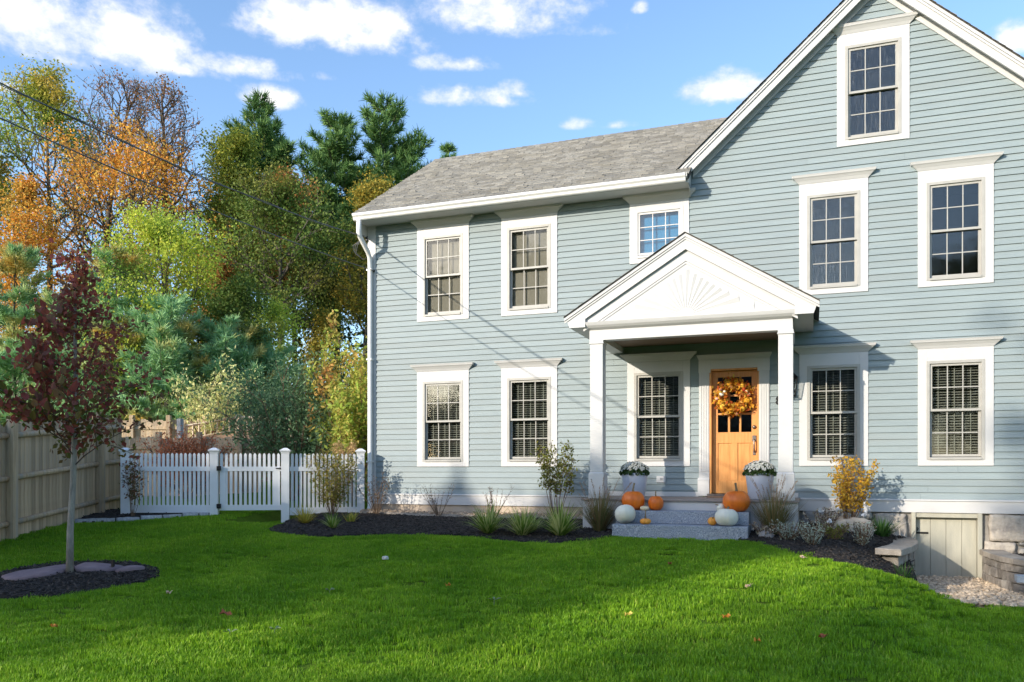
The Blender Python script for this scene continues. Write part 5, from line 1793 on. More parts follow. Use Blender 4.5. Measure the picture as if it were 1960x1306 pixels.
street_tree(-33.2, -30, 14.6, .12, 4.9, 51, 'big dense tree left of the house across the street', n_main=26, per_tip=12, leaf=.4, spread=.6)
street_tree(-22.4, -30, 11.95, .80, 1.8, 57, 'added unseen slim tree by the cream house, crown held high to let sun onto the lawn', n_main=18, per_tip=9, leaf=.26, spread=.3)  # unseen tree put in with a lifted crown so sun passes beneath
street_tree(-19.8, -30, 12.2, .80, 2.0, 52, 'unseen slim tree right of the house across the street, crown raised to let sun streaks through', n_main=16, per_tip=8, leaf=.26, spread=.3)  # crown shaped high on this unseen tree to let a sun streak through
street_tree(-20.9, -43, 20.2, .18, 3.9, 53, 'tall tree far behind the narrow one across the street', n_main=24, per_tip=12, leaf=.4, spread=.55)
street_tree(-14.5, -33, 11.0, .22, 3.2, 54, 'round tree across the street opposite the porch', n_main=18, per_tip=10, leaf=.3, spread=.5)
bush('added_dark_hedge', -18.5, -34.5, h(-18, -34), 5.5, 1.3, 6.6, 24000, .42, G_UND, 'added dark hedge across the street that keeps bright sky out of the window reflections', 61, 60)  # unseen hedge put in to dull the left window reflection
street_tree(9.5, -37, 12, .2, 4.6, 55, 'wide tree across the street opposite the gable', n_main=20, per_tip=10, leaf=.4, spread=.6)
street_tree(24, -34, 14, .2, 5, 56, 'wide tree across the street far to the right', n_main=20, per_tip=10, leaf=.4, spread=.6)

# ------------------------------------------------------------------ young red tree
def sapling():
    bx, by = -8.49, -6.68
    z0 = z_ring(bx, by)
    e = empty('young_tree', (bx, by, z0), 'slim young tree with dark red leaves in the black mulch ring on the lawn', 'tree')
    rg = np.random.default_rng(14)
    segs = []; tips = []
    P = [Vector((0, 0, -.1)), Vector((.01, 0, .5)), Vector((.045, .01, 1.1)), Vector((.075, 0, 1.55)), Vector((.085, .02, 2.2)), Vector((.075, .01, 2.8)), Vector((.09, .0, 3.4)), Vector((.10, .02, 3.95))]
    rr = [.046, .038, .035, .032, .028, .020, .012, .005]
    mb = MB(); mb.tube([tuple(p) for p in P], rr, 10); mb.build('trunk', BARKG, e, True, local=True)

    def pos(z):
        for a, b in zip(P, P[1:]):
            if a.z <= z <= b.z: return a.lerp(b, (z - a.z) / (b.z - a.z))
        return P[-1]
    for k in range(34):
        t = (k + rg.uniform(0, 1)) / 34
        z = 1.22 + 2.55 * t
        q = pos(z)
        prof = np.interp(z, [1.2, 1.45, 1.9, 2.4, 2.9, 3.3, 3.9], [.60, .86, .80, .60, .38, .20, .06])
        az = k * 2.4 + rg.uniform(-.4, .4)
        el = rg.uniform(.35, .75) + .3 * t
        d = Vector((math.cos(az) * math.cos(el), math.sin(az) * math.cos(el), math.sin(el)))
        grow(rg, q, d, float(prof) * rg.uniform(.85, 1.25), .011 * (1 - .6 * t), 1, 2, segs, tips, (6,), .02, .12, (.4, .9), (.35, .55))
    tv, tf = tubes_np(segs, 4)
    o = bpy.data.objects.new('twigs', fastmesh('twigs', tv, tf, surf('sapling_twig', (.09, .06, .045), (.15, .10, .08), 12, .8))); put(o, e); o['kind'] = 'stuff'
    tp = np.array([t[0] for t in tips])
    # branch ends that sweep low on the left and right
    n = 3000
    pw = (4.6 - tp[:, 2]) ** 1.5; i = rg.choice(len(tp), n, p=pw / pw.sum())
    C = tp[i] + rg.normal(0, .07, (n, 3))
    zx = rg.uniform(1.5, 3.9, 420)
    C = np.concatenate([C, np.array([tuple(pos(z_)) for z_ in zx]) + rg.normal(0, 1, (420, 3)) * np.array([.11, .11, .05])])
    C = C[C[:, 2] > 1.0]
    order = np.argsort((C[:, 0] * .35 + C[:, 1]))          # nearest the street first
    C = C[order]
    RED = [leafmat('sapling_red_leaf', [(.22, .060, .055), (.30, .075, .058), (.42, .11, .065), (.20, .10, .08), (.30, .18, .07)], .45),
           leafmat('sapling_green_leaf', [(.10, .15, .03), (.15, .15, .03), (.14, .07, .03), (.19, .15, .035)], .35)]
    shapes = []
    for s_ in range(4):
        a = .040 + .006 * s_
        mb = MB()
        mb.add([(0, -a * 1.15, .004), (a * .62, -a * .55, .012), (a * .72, a * .1, .010), (a * .42, a * .75, 0), (0, a * 1.25, -.012), (-a * .42, a * .75, 0), (-a * .72, a * .1, .010), (-a * .62, -a * .55, .012), (0, 0, 0)],
               [(8, i_, (i_ + 1) % 8) for i_ in range(8)])
        shapes.append([mb.mesh('leaf', RED[0]), mb.mesh('leaf', RED[1])])
    near = [c for c in C[:900]]
    rs = random.Random(4)
    rs.shuffle(near)
    for c in near[:300]:
        green = rs.random() < max(.06, min(.7, (2.6 - c[2]) * .6))
        o = bpy.data.objects.new('leaf', shapes[rs.randrange(4)][1 if green else 0]); put(o, e)
        o.location = c; o.rotation_euler = (rs.uniform(.5, 2.4), rs.uniform(-.7, .7), rs.uniform(0, 6.28))
        s_ = rs.uniform(.75, 1.2); o.scale = (s_, s_, s_)
    rest = np.array(near[300:] + list(C[900:]))
    low = rg.uniform(size=len(rest)) < np.clip((2.6 - rest[:, 2]) * .6, .06, .7)
    for nm, sel, m in (('red_foliage', ~low, RED[0]), ('green_foliage', low, RED[1])):
        v_, f_ = leaves_arrays(rg, rest[sel], .074, .66, .3, jit=.3)
        o = bpy.data.objects.new(nm, fastmesh(nm, v_, f_, m)); put(o, e); o['kind'] = 'stuff'


sapling()
# landscape cloth showing through the mulch
def cloth(outline, label, seed):
    cx_ = sum(p[0] for p in outline) / len(outline); cy_ = sum(p[1] for p in outline) / len(outline)
    V = []; F = []; rings = 5; n = len(outline)
    for r_ in range(rings + 1):
        t = r_ / rings
        for (x, y) in outline:
            xx, yy = cx_ + (x - cx_) * t, cy_ + (y - cy_) * t
            V.append((xx, yy, z_ring(xx, yy) + .018 + .022 * max(0, noise3((xx * 5 + seed, yy * 5, 0)) + .5) + (.012 if r_ < rings else 0)))
    for r_ in range(rings):
        for i in range(n): F.append((r_ * n + i, r_ * n + (i + 1) % n, (r_ + 1) * n + (i + 1) % n, (r_ + 1) * n + i))
    b = len(V)
    for i in range(n): x, y, z = V[rings * n + i]; V.append((x, y, z - .03))
    for i in range(n): F.append((rings * n + i, rings * n + (i + 1) % n, b + (i + 1) % n, b + i))
    mb = MB(); mb.v = V; mb.f = F
    return tag(mb.build('weed_cloth', FABRIC, None, True), label, 'weed cloth')


cloth(smooth_poly([(-9.17, -6.98), (-9.05, -7.12), (-8.86, -7.16), (-8.62, -7.03), (-8.52, -6.92), (-8.58, -6.55), (-8.78, -6.36), (-9.0, -6.5)], 3), 'largest faded purple grey weed cloth flap, left of the trunk on the mulch', 1)
cloth(smooth_poly([(-8.72, -6.30), (-8.45, -6.62), (-8.22, -6.45), (-8.1, -6.20), (-8.4, -6.12)], 3), 'strip of purple grey weed cloth behind the thin trunk', 2)
cloth(smooth_poly([(-8.14, -6.16), (-8.06, -6.40), (-7.86, -6.16), (-7.97, -6.06)], 3), 'small right corner of purple grey weed cloth on the mulch ring', 3)
mb = MB(); mb.box(-8.20, -8.17, -6.33, -6.30, z_ring(-8.18, -6.3) - .02, z_ring(-8.18, -6.3) + .13); mb.box(-8.23, -8.17, -6.34, -6.29, z_ring(-8.18, -6.3) + .0, z_ring(-8.18, -6.3) + .05)
o = mb.build('tree_stake', BLACK); tag(o, 'short black stake poking out of the mulch ring', 'stake')

# ------------------------------------------------------------------ wreath on the front door
def wreath():
    cx_, cz_, yy = -1.222, 2.68, -.005
    e = empty('autumn_wreath', (cx_, yy, cz_), 'round autumn wreath of orange and yellow leaves hanging on the front door', 'wreath')
    rg = np.random.default_rng(9)
    R0 = .225
    mb = MB(); pts = [(cx_ + R0 * math.cos(t), yy + .02, cz_ + R0 * math.sin(t)) for t in np.linspace(0, 2 * math.pi, 40)]
    mb.tube(pts, .045, 8); mb.build('twig_ring', surf('twig', (.16, .09, .04), (.28, .16, .07), 30, .9), e)
    LM = leafmat('wreath_leaf', [(.72, .30, .02), (.80, .42, .04), (.62, .17, .02), (.45, .08, .03), (.70, .50, .08), (.30, .12, .03)], .3)
    n = 1700
    t = rg.uniform(0, 2 * math.pi, n); r = rg.normal(0, .052, n); y_ = -np.abs(rg.normal(0, .052, n)) + .01
    C = np.stack([cx_ + (R0 + r) * np.cos(t), yy + y_, cz_ + (R0 + r) * np.sin(t)], 1)
    v_, f_ = leaves_arrays(rg, C, .070, .48)
    o = bpy.data.objects.new('wreath_leaves', fastmesh('wreath_leaves', v_, f_, LM)); put(o, e); o.matrix_parent_inverse = Matrix.Translation(-wloc(e)); o['kind'] = 'stuff'
    # silk flowers
    def flower(a, rr, col, rad, npet=14):
        rad *= .70
        m = leafmat('petal_' + col, {'gold': [(.85, .40, .02), (.9, .52, .05)], 'yellow': [(.88, .58, .06), (.9, .66, .12)], 'red': [(.55, .04, .03), (.65, .08, .05)], 'pink': [(.75, .35, .25), (.8, .45, .35)]}[col], .25)
        fx, fz = cx_ + rr * math.cos(a), cz_ + rr * math.sin(a)
        mb = MB()
        for q in range(2):
            for k in range(npet):
                b = 2 * math.pi * (k + .5 * q) / npet
                l = rad * (1 - .3 * q); w = rad * .22
                ca, sa = math.cos(b), math.sin(b)
                yb = yy - .075 - .01 * q
                mb.add([(fx + ca * rad * .1, yb, fz + sa * rad * .1), (fx + ca * l * .6 - sa * w, yb - .012, fz + sa * l * .6 + ca * w), (fx + ca * l, yb - .002, fz + sa * l), (fx + ca * l * .6 + sa * w, yb - .012, fz + sa * l * .6 - ca * w)], [(0, 1, 2, 3)])
        o = mb.build('silk_flower', m, e)
        mb = MB(); mb.lathe([(rad * .24, 0), (rad * .26, .008), (rad * .14, .018)], (0, 0, 0), 8); mb.v = [(fx + v[0], yy - .09 - v[2], fz + v[1]) for v in mb.v]
        mb.build('flower_centre', surf('flower_centre', (.45, .22, .03), (.6, .32, .05), 60, .9), o)
    for a, rr, c, rad in ((1.9, .24, 'gold', .07), (.9, .22, 'yellow', .06), (.62, .20, 'red', .055), (-.35, .23, 'gold', .07), (-1.0, .25, 'yellow', .075), (-1.75, .25, 'gold', .07), (-2.4, .24, 'yellow', .07),
                          (3.5, .23, 'gold', .06), (2.6, .25, 'pink', .045), (.1, .25, 'pink', .04), (1.4, .25, 'gold', .06), (-1.4, .30, 'pink', .035)):
        flower(a, rr, c, rad)
    for a, rr, s, m in ((2.95, .20, .042, PUMPW), (2.6, .17, .025, PUMPW), (.35, .22, .026, PUMPC), (3.25, .27, .03, surf('pink_gourd', (.7, .36, .28), (.78, .45, .36), 5, .6))):
        mb = MB(); mb.lathe([(max(.003, s * math.sin(math.pi * i / 8)), -s * .8 * math.cos(math.pi * i / 8)) for i in range(9)], (cx_ + rr * math.cos(a), yy - .075, cz_ + rr * math.sin(a)), 16, lambda t, z: 1 + .07 * abs(math.cos(4 * t)))
        mb.build('mini_pumpkin', m, e, True)


wreath()

# ------------------------------------------------------------------ potted white mums
MUMG = leafmat('mum_leaf', [(.035, .075, .022), (.05, .10, .028), (.07, .12, .03)], .2)
MUMW = leafmat('mum_petal', [(.78, .78, .72), (.84, .83, .78), (.72, .72, .62)], .25)


def mum(x, y, label, seed, grp):
    rg = np.random.default_rng(seed)
    e = empty('potted_mum', (x, y, 1.001), label, 'potted plant', grp)
    mb = MB(); mb.lathe([(.150, 0), (.165, .008), (.200, .30), (.215, .385), (.215, .40), (.200, .40), (.196, .34), (.05, .33)], (0, 0, 0), 32)
    mb.build('pot', POT, e, True, local=True)
    n = 1700
    d = rg.normal(0, 1, (n, 3)); d[:, 2] = np.abs(d[:, 2]); d /= np.linalg.norm(d, axis=1, keepdims=True)
    q = rg.uniform(.55, 1, n)[:, None] ** .5
    C = d * q * np.array([.245, .245, .20]) + np.array([0, 0, .37])
    v_, f_ = leaves_arrays(rg, C, .05, .55)
    o = bpy.data.objects.new('foliage', fastmesh('foliage', v_, f_, MUMG)); put(o, e)
    mb = MB()
    for L_, tilt, k in ((.022, .25, 10), (.016, .8, 8), (.009, 1.2, 6)):
        for i in range(k):
            a = 6.283 * i / k + tilt
            ca, sa = math.cos(a), math.sin(a); w = L_ * .36
            tip = (ca * L_ * math.cos(tilt), sa * L_ * math.cos(tilt), L_ * math.sin(tilt) + .004)
            mid = (tip[0] * .6, tip[1] * .6, tip[2] * .55)
            mb.add([(0, 0, 0), (mid[0] - sa * w, mid[1] + ca * w, mid[2]), tip, (mid[0] + sa * w, mid[1] - ca * w, mid[2])], [(0, 1, 2, 3)])
    me = mb.mesh('blossom', MUMW)
    cnt = 0
    for k in range(260):
        t = 2 * math.pi * (k * .618034 % 1); z = 1 - (k + .5) / 260 * .92
        rr = math.sqrt(max(0, 1 - z * z))
        if z < .42 and rg.uniform() < .72: continue
        if z < .25: continue
        dv = Vector((math.cos(t) * rr, math.sin(t) * rr, z))
        o = bpy.data.objects.new('blossom', me); put(o, e)
        o.location = (dv.x * .25 + rg.normal(0, .006), dv.y * .25 + rg.normal(0, .006), .375 + dv.z * .205 + rg.normal(0, .006))
        o.rotation_euler = dv.to_track_quat('Z', 'Y').to_euler()
        s = rg.uniform(.75, 1.25); o.scale = (s, s, s)


mum(-2.72, -.92, 'white chrysanthemum in a pale planter beside the left porch column', 1, 'potted white mums on the porch')
mum(-.74, -1.17, 'white chrysanthemum in a pale planter beside the right porch column', 2, 'potted white mums on the porch')

# ------------------------------------------------------------------ bed plants
def blade_arrays(rg, n, L_, W_, r0, spread, droop, seg=5):
    """arching strap blades from a common base; returns V, F"""
    V = []; F = []
    for k in range(n):
        az = rg.uniform(0, 6.283); el = rg.uniform(.75, 1.45) if spread < 1 else rg.uniform(.45, 1.4)
        l = L_ * rg.uniform(.6, 1.15); w = W_ * rg.uniform(.7, 1.2)
        d = np.array([math.cos(az) * math.cos(el), math.sin(az) * math.cos(el), math.sin(el)])
        p = np.array([math.cos(az) * r0 * rg.uniform(0, 1), math.sin(az) * r0 * rg.uniform(0, 1), 0.])
        side = np.array([-math.sin(az), math.cos(az), 0])
        b = len(V)
        for s in range(seg + 1):
            t = s / seg
            ww = w * (1 - t ** 1.6) * .5 + .0006
            V.append(p - side * ww); V.append(p + side * ww)
            p = p + d * l / seg
            d = d + np.array([0, 0, -droop * (t + .15) * rg.uniform(.6, 1.3)]) / seg * 2
            d = d / np.linalg.norm(d)
            if p[2] < .012: p[2] = .012
        for s in range(seg): F.append((b + 2 * s, b + 2 * s + 1, b + 2 * s + 3, b + 2 * s + 2))
    return np.array(V), np.array(F)


def clump(name, x, y, z, label, cat, mats, n, L_, W_, r0, droop, seed, group=None, spread=1):
    rg = np.random.default_rng(seed)
    e = empty(name, (x, y, z), label, cat, group)
    for m, fr in mats:
        v_, f_ = blade_arrays(rg, int(n * fr), L_, W_, r0, spread, droop)
        o = bpy.data.objects.new('blades', fastmesh('blades', v_, f_, m)); put(o, e); o['kind'] = 'stuff'
    return e


BLG = leafmat('liriope_green', [(.13, .23, .03), (.18, .29, .04), (.22, .32, .05)], .35)
BLY = leafmat('liriope_cream', [(.52, .55, .18), (.66, .66, .30), (.42, .48, .12)], .35)
BLGOLD = leafmat('golden_blade', [(.50, .42, .06), (.60, .50, .10), (.35, .33, .05)], .4)
BLDRY = leafmat('dry_grass_blade', [(.22, .16, .07), (.30, .22, .10), (.12, .15, .05), (.16, .17, .06)], .3)
BLDK = leafmat('iris_blade', [(.035, .11, .025), (.06, .15, .03), (.09, .17, .04)], .3)
GV = 'variegated grass clumps along the mulch bed'
for (x, y, lb, s, L_) in ((-4.66, -2.52, 'leftmost of the three cream striped grass clumps near the porch', 1, .40), (-4.08, -2.58, 'middle of the three cream striped grass clumps near the porch', 2, .36), (-3.50, -2.55, 'rightmost of the three cream striped grass clumps near the porch', 3, .42)):
    clump('striped_grass', x, y, z_bedL(x, y), lb, 'grass clump', ((BLG, .5), (BLY, .5)), 240, L_ * 1.3, .022, .07, .70, s, GV)
clump('striped_grass', -4.12, -2.0, z_bedL(-4.1, -2.0), 'smaller green clump behind the middle striped grass clump', 'grass clump', ((BLG, .7), (BLY, .3)), 90, .30, .014, .05, .4, 4, GV)
clump('golden_grass', -8.22, -2.15, z_bedL(-8.2, -2.15), 'golden yellow grass clump at the left tip of the mulch bed by the gate post', 'grass clump', ((BLGOLD, 1),), 120, .36, .016, .06, .5, 5)
clump('striped_grass', -7.42, -2.52, z_bedL(-7.4, -2.5), 'small green clump with yellow tips right of the golden grass', 'grass clump', ((BLG, .75), (BLY, .25)), 80, .32, .015, .04, .5, 6, GV)
clump('golden_grass', -7.55, -1.75, z_bedL(-7.55, -1.75), 'low yellow clump between the golden grass and the picket fence shrub', 'grass clump', ((BLGOLD, .7), (BLG, .3)), 70, .22, .014, .08, .5, 7)
clump('iris_clump', 1.0, -.55, z_bedR(1.0, -.55), 'dark green strappy clump against the sunlit foundation stone', 'plant', ((BLDK, 1),), 130, .34, .020, .12, .5, 8)
clump('weed_clump', 1.12, -2.55, h(1.1, -2.6) - .02, 'dark grass tuft at the foot of the left garden wall', 'grass clump', ((BLDK, 1),), 70, .24, .010, .08, .4, 18)


def fountain(x, y, z, label, seed):
    rg = np.random.default_rng(seed)
    e = clump('fountain_grass', x, y, z, label, 'ornamental grass', ((BLDRY, 1),), 520, .62, .007, .09, .22, seed, 'fountain grasses flanking the steps', .5)
    mb = MB(); hd = MB()
    V = []
    for k in range(34):
        az = rg.uniform(0, 6.283); el = rg.uniform(1.0, 1.5)
        L_ = rg.uniform(.55, .92)
        d = Vector((math.cos(az) * math.cos(el), math.sin(az) * math.cos(el), math.sin(el)))
        a = Vector((0, 0, 0)); b = a + d * L_ * .6; c = b + (d + Vector((math.cos(az) * .2, math.sin(az) * .2, -.05))).normalized() * L_ * .4
        mb.tube([a, b, c], .0016, 3, False)
        for q in range(20):
            t = q / 20
            p = b.lerp(c, .55 + .5 * t); V.append(tuple(p))
    mb.build('stalks', surf('grass_stalk', (.30, .20, .10), (.40, .28, .15), 5), e, local=True)
    v_, f_ = leaves_arrays(rg, np.array(V) + rg.normal(0, .003, (len(V), 3)), .030, .22)
    o = bpy.data.objects.new('seed_heads', fastmesh('seed_heads', v_, f_, leafmat('seed_head', [(.34, .22, .15), (.42, .29, .21), (.28, .18, .13)], .3))); put(o, e); o['kind'] = 'stuff'


fountain(-3.06, -1.88, z_bedL(-3.06, -1.88), 'dry fountain grass left of the granite steps', 11)
fountain(-.50, -1.92, z_bedR(-.5, -1.92) - .0, 'dry fountain grass right of the granite steps', 12)


def stem_shrub(name, x, y, z, hgt, rad, n_st, n_leaf, leaf, mat, label, seed, up=1.0, zmin=.25, cat='shrub', group=None, top=1.0, stemm=STEMB, kids=5, sp=.035):
    rg = np.random.default_rng(seed)
    e = empty(name, (x, y, z), label, cat, group)
    segs = []; tips = []
    for k in range(n_st):
        az = rg.uniform(0, 6.283); q = rg.uniform(.25, 1)
        d = Vector((math.cos(az) * rad * q, math.sin(az) * rad * q, hgt * rg.uniform(.72, 1.0)))
        L_ = d.length; d.normalize()
        p = Vector((math.cos(az) * .05 * q, math.sin(az) * .05 * q, 0)); n = 8; r = .007
        for i in range(n):
            d = (d + Vector(rg.normal(0, .06, 3)) + Vector((0, 0, .05 * up))).normalized()
            qn = p + d * L_ / n
            segs.append((tuple(p), tuple(qn), r * (1 - .8 * i / n), r * (1 - .8 * (i + 1) / n)))
            if (i + 1) / n > zmin:
                for j in range(kids):
                    nd = (d + rand_perp(rg, d) * .9).normalized()
                    l2 = L_ * rg.uniform(.04, .13)
                    e2 = qn + nd * l2
                    segs.append((tuple(qn), tuple(e2), .003, .0015)); tips.append(tuple(qn.lerp(e2, rg.uniform(.3, 1.1))))
            p = qn
        tips.append(tuple(p))
    tv, tf = tubes_np(segs, 4)
    o = bpy.data.objects.new('stems', fastmesh('stems', tv, tf, stemm)); put(o, e)
    if n_leaf:
        tp = np.array(tips); i = rg.integers(0, len(tp), n_leaf)
        C = tp[i] + rg.normal(0, sp, (n_leaf, 3))
        v_, f_ = leaves_arrays(rg, C, leaf, .48, .3)
        o = bpy.data.objects.new('foliage', fastmesh('foliage', v_, f_, mat)); put(o, e)
    return e


L_OLG = leafmat('shrub_olive_leaf', [(.17, .19, .035), (.26, .24, .05), (.34, .26, .06), (.20, .22, .05)], .35)
L_GRN = leafmat('shrub_green_leaf', [(.16, .20, .035), (.24, .26, .05), (.30, .25, .06), (.14, .17, .03)], .35)
L_GLD = leafmat('shrub_gold_leaf', [(.62, .34, .03), (.72, .45, .05), (.50, .38, .06), (.68, .30, .04)], .4)
L_SIL = leafmat('silver_leaf', [(.40, .46, .37), (.50, .55, .46), (.32, .40, .28)], .25)
L_PKB = leafmat('faded_pink_leaf', [(.55, .44, .34), (.62, .52, .42), (.38, .36, .22)], .3)
L_RED2 = leafmat('border_red_green_leaf', [(.07, .09, .03), (.12, .10, .04), (.25, .06, .03), (.09, .11, .035)], .3)
stem_shrub('olive_shrub', -8.45, -.92, h(-8.4, -.9) + .03, 1.2, .52, 16, 2300, .048, L_OLG, 'sunlit olive leaved shrub before the right picket panel', 21, zmin=.2)
stem_shrub('green_shrub', -4.12, -.75, h(-4.1, -.7) + .03, 1.28, .30, 13, 1500, .055, L_GRN, 'upright green and bronze shrub left of the porch, taller than the window sill', 22, zmin=.42)
stem_shrub('gold_shrub', .52, -.75, z_bedR(.5, -.7), 1.03, .38, 14, 2100, .050, L_GLD, 'golden yellow upright shrub right of the porch', 23, zmin=.36)
stem_shrub('border_shrub', -11.55, -2.65, h(-11.5, -2.6) + .03, .98, .42, 9, 420, .055, L_RED2, 'small red tinged shrub before the left picket panel under the young tree', 24, zmin=.3)
stem_shrub('leafless_shrub', -6.42, -.55, h(-6.4, -.5) + .06, .52, .40, 12, 24, .03, L_PKB, 'leafless twiggy shrub under the first ground floor window', 25, zmin=.4, kids=2)
stem_shrub('leafless_shrub', -5.30, -.62, h(-5.3, -.6) + .06, .50, .42, 13, 20, .03, L_PKB, 'leafless twiggy shrub under the second ground floor window', 26, zmin=.4, kids=2)
stem_shrub('dried_shrub', -7.72, -.55, h(-7.7, -.5) + .05, .72, .36, 14, 130, .035, leafmat('dried_dark_leaf', [(.10, .09, .06), (.2, .15, .09), (.07, .08, .05)], .2), 'grey dried shrub at the left house corner below the downspout', 27, zmin=.35)
stem_shrub('red_flower_plant', -3.5, -.35, h(-3.5, -.3) + .05, .55, .10, 5, 60, .04, L_GRN, 'small green plant between the porch deck and the foundation', 28, zmin=.2)
for (x, y, hg, rd, n, m, lb, s, nm) in ((-.30, -2.28, .22, .24, 950, L_SIL, 'silver grey mound at the foot of the right fountain grass', 31, 'silver_mound'), (.02, -2.62, .26, .24, 1000, L_SIL, 'largest silver grey mound in the middle of the right mulch bed', 32, 'silver_mound'),
                                      (.66, -1.85, .30, .16, 800, L_SIL, 'rounded silver green mound nearest the garden wall cap', 33, 'silver_mound'), (-.62, -2.12, .16, .16, 320, L_PKB, 'faded brown plant beside the right end of the granite steps', 34, 'faded_plant'),
                                      (.16, -1.65, .34, .24, 420, L_PKB, 'faded pink and cream perennial behind the silver mounds', 35, 'faded_plant'), (.30, -2.0, .16, .22, 420, L_GRN, 'low green perennial with yellowing leaves before the boulder', 36, 'green_perennial')):
    stem_shrub(nm, x, y, z_bedR(x, y), hg, rd, 26, n, .024 if m is L_SIL else .04, m, lb, s, zmin=.1, cat='plant', sp=.018)
WHT = leafmat('white_petal', [(.8, .8, .78), (.7, .72, .75)], .2)
for k, (x, y, dz) in enumerate(((.12, -1.62, .33), (.36, -1.55, .36), (.24, -1.85, .22), (.72, -1.3, .36))):
    v_, f_ = leaves_arrays(np.random.default_rng(k), np.array([[x, y, z_bedR(x, y) + dz]]) + np.random.default_rng(k + 9).normal(0, .016, (22, 3)), .045, .6)
    o = bpy.data.objects.new('white_flower', fastmesh('white_flower', v_, f_, WHT)); put(o)
    tag(o, ['white flower head on the faded pink perennial', 'white flower head left of the boulder top', 'lowest white flower head, above the green perennial', 'white flower head right of the boulder'][k], 'flower', 'white flower heads in the right bed')
# boulder
mb = MB(); rough_block(mb, .28, .88, -.95, -.45, .30, .74, .05, .03, 55, .75)
o = mb.build('boulder', surf('tan_boulder', (.44, .37, .29), (.60, .53, .43), 5, .9, .6, 30, c3=(.33, .31, .30), s3=3), None, True); tag(o, 'tan rounded boulder under the golden shrub', 'boulder')
mb = MB(); rough_block(mb, -.72, -.48, -2.2, -1.98, .40, .60, .05, .02, 56, .8)
o = mb.build('boulder', surf('grey_boulder', (.20, .20, .20), (.34, .33, .32), 8, .9, .6, 30), None, True); tag(o, 'small grey rock beside the right end of the granite steps', 'boulder')

# ------------------------------------------------------------------ leaves and scraps on the lawn
def fallen():
    specs = [((-5.39, -7.63), .085, 'r', 'largest rust brown leaf on the lawn, lower left'), ((-6.59, -7.09), .05, 't', 'pale tan leaf on the lawn right of the mulch ring'), ((-6.73, -8.41), .05, 'o', 'orange brown leaf nearest the lower left corner of the lawn'),
             ((-3.74, -6.02), .05, 'o', 'orange leaf on the lawn in front of the striped grasses'), ((-1.58, -4.41), .045, 'r', 'dark red leaf on the lawn just before the steps'), ((-.61, -5.4), .05, 't', 'pale pink leaf on the lawn below the right fountain grass'),
             ((-.72, -6.61), .055, 'o', 'bright orange leaf low in the middle of the right lawn'), ((-.41, -7.29), .05, 'o', 'bright orange leaf nearest the bottom edge of the lawn'), ((.09, -7.03), .05, 'r', 'red brown leaf on the lower right lawn'),
             ((-1.59, -6.72), .055, 'y', 'yellow leaf on the lawn in the lower middle'), ((-.1, -3.75), .05, 't', 'pale leaf at the lawn edge before the right mulch bed')]
    cm = {'r': surf('leaf_rust', (.26, .075, .03), (.36, .12, .045), 30), 't': surf('leaf_tan', (.55, .38, .26), (.65, .48, .34), 30), 'o': surf('leaf_orange', (.60, .21, .03), (.68, .28, .05), 30), 'y': surf('leaf_yellow', (.62, .46, .08), (.7, .55, .14), 30)}
    rg = random.Random(2)
    for (p, s, c, lb) in specs:
        mb = MB(); a = s * .78
        ring = []
        for k in range(10):
            t = 2 * math.pi * k / 10; r = a * (.62 if k % 2 else 1.0)
            ring.append((r * math.cos(t), .8 * r * math.sin(t), .02 * math.sin(3 * t) + .012))
        mb.add(ring + [(0, 0, 0), (-a * 1.5, .01, .02)], [(10, i, (i + 1) % 10) for i in range(10)] + [(5, 10, 11)])
        o = mb.build('fallen_leaf', cm[c])
        o.location = (p[0], p[1], ground_z(*p) + .058); o.rotation_euler = (rg.uniform(-.3, .3), rg.uniform(-.3, .3), rg.uniform(0, 6.28))
        tag(o, lb, 'leaf', 'fallen leaves on the lawn')
    mb = MB(); rough_block(mb, -.04, .04, -.03, .03, 0, .045, .02, .01, 4, .5)
    o = mb.build('white_scrap', WHITE); o.location = (-5.2, -4.77, ground_z(-5.2, -4.77) + .045); tag(o, 'small white scrap lying on the lawn before the mulch bed', 'scrap')
    sw = surf('seedling_leaf', (.20, .26, .12), (.28, .34, .18), 20)
    for i, (p, lb) in enumerate((((-4.54, -8.01), 'grey green broad leaved weed nearest the bottom edge, left of the centre'), ((-4.89, -8.18), 'grey green weed left of the one nearest the bottom edge'), ((-3.0, -6.52), 'grey green weed in the middle of the lawn'), ((-4.9, -6.55), 'grey green weed right of the pale tan leaf'))):
        mb = MB()
        for k in range(4):
            a = k * 1.57 + i; l = .075
            mb.add([(0, 0, .05), (math.cos(a) * l * .6 - math.sin(a) * .014, math.sin(a) * l * .6 + math.cos(a) * .014, .075), (math.cos(a) * l, math.sin(a) * l, .07), (math.cos(a) * l * .6 + math.sin(a) * .014, math.sin(a) * l * .6 - math.cos(a) * .014, .07)], [(0, 1, 2, 3)])
        mb.tube([(0, 0, -.02), (0, 0, .05)], .004, 4)
        o = mb.build('lawn_weed', sw); o.location = (p[0], p[1], ground_z(*p) + .015); tag(o, lb, 'weed', 'broad leaved weeds in the lawn')


fallen()

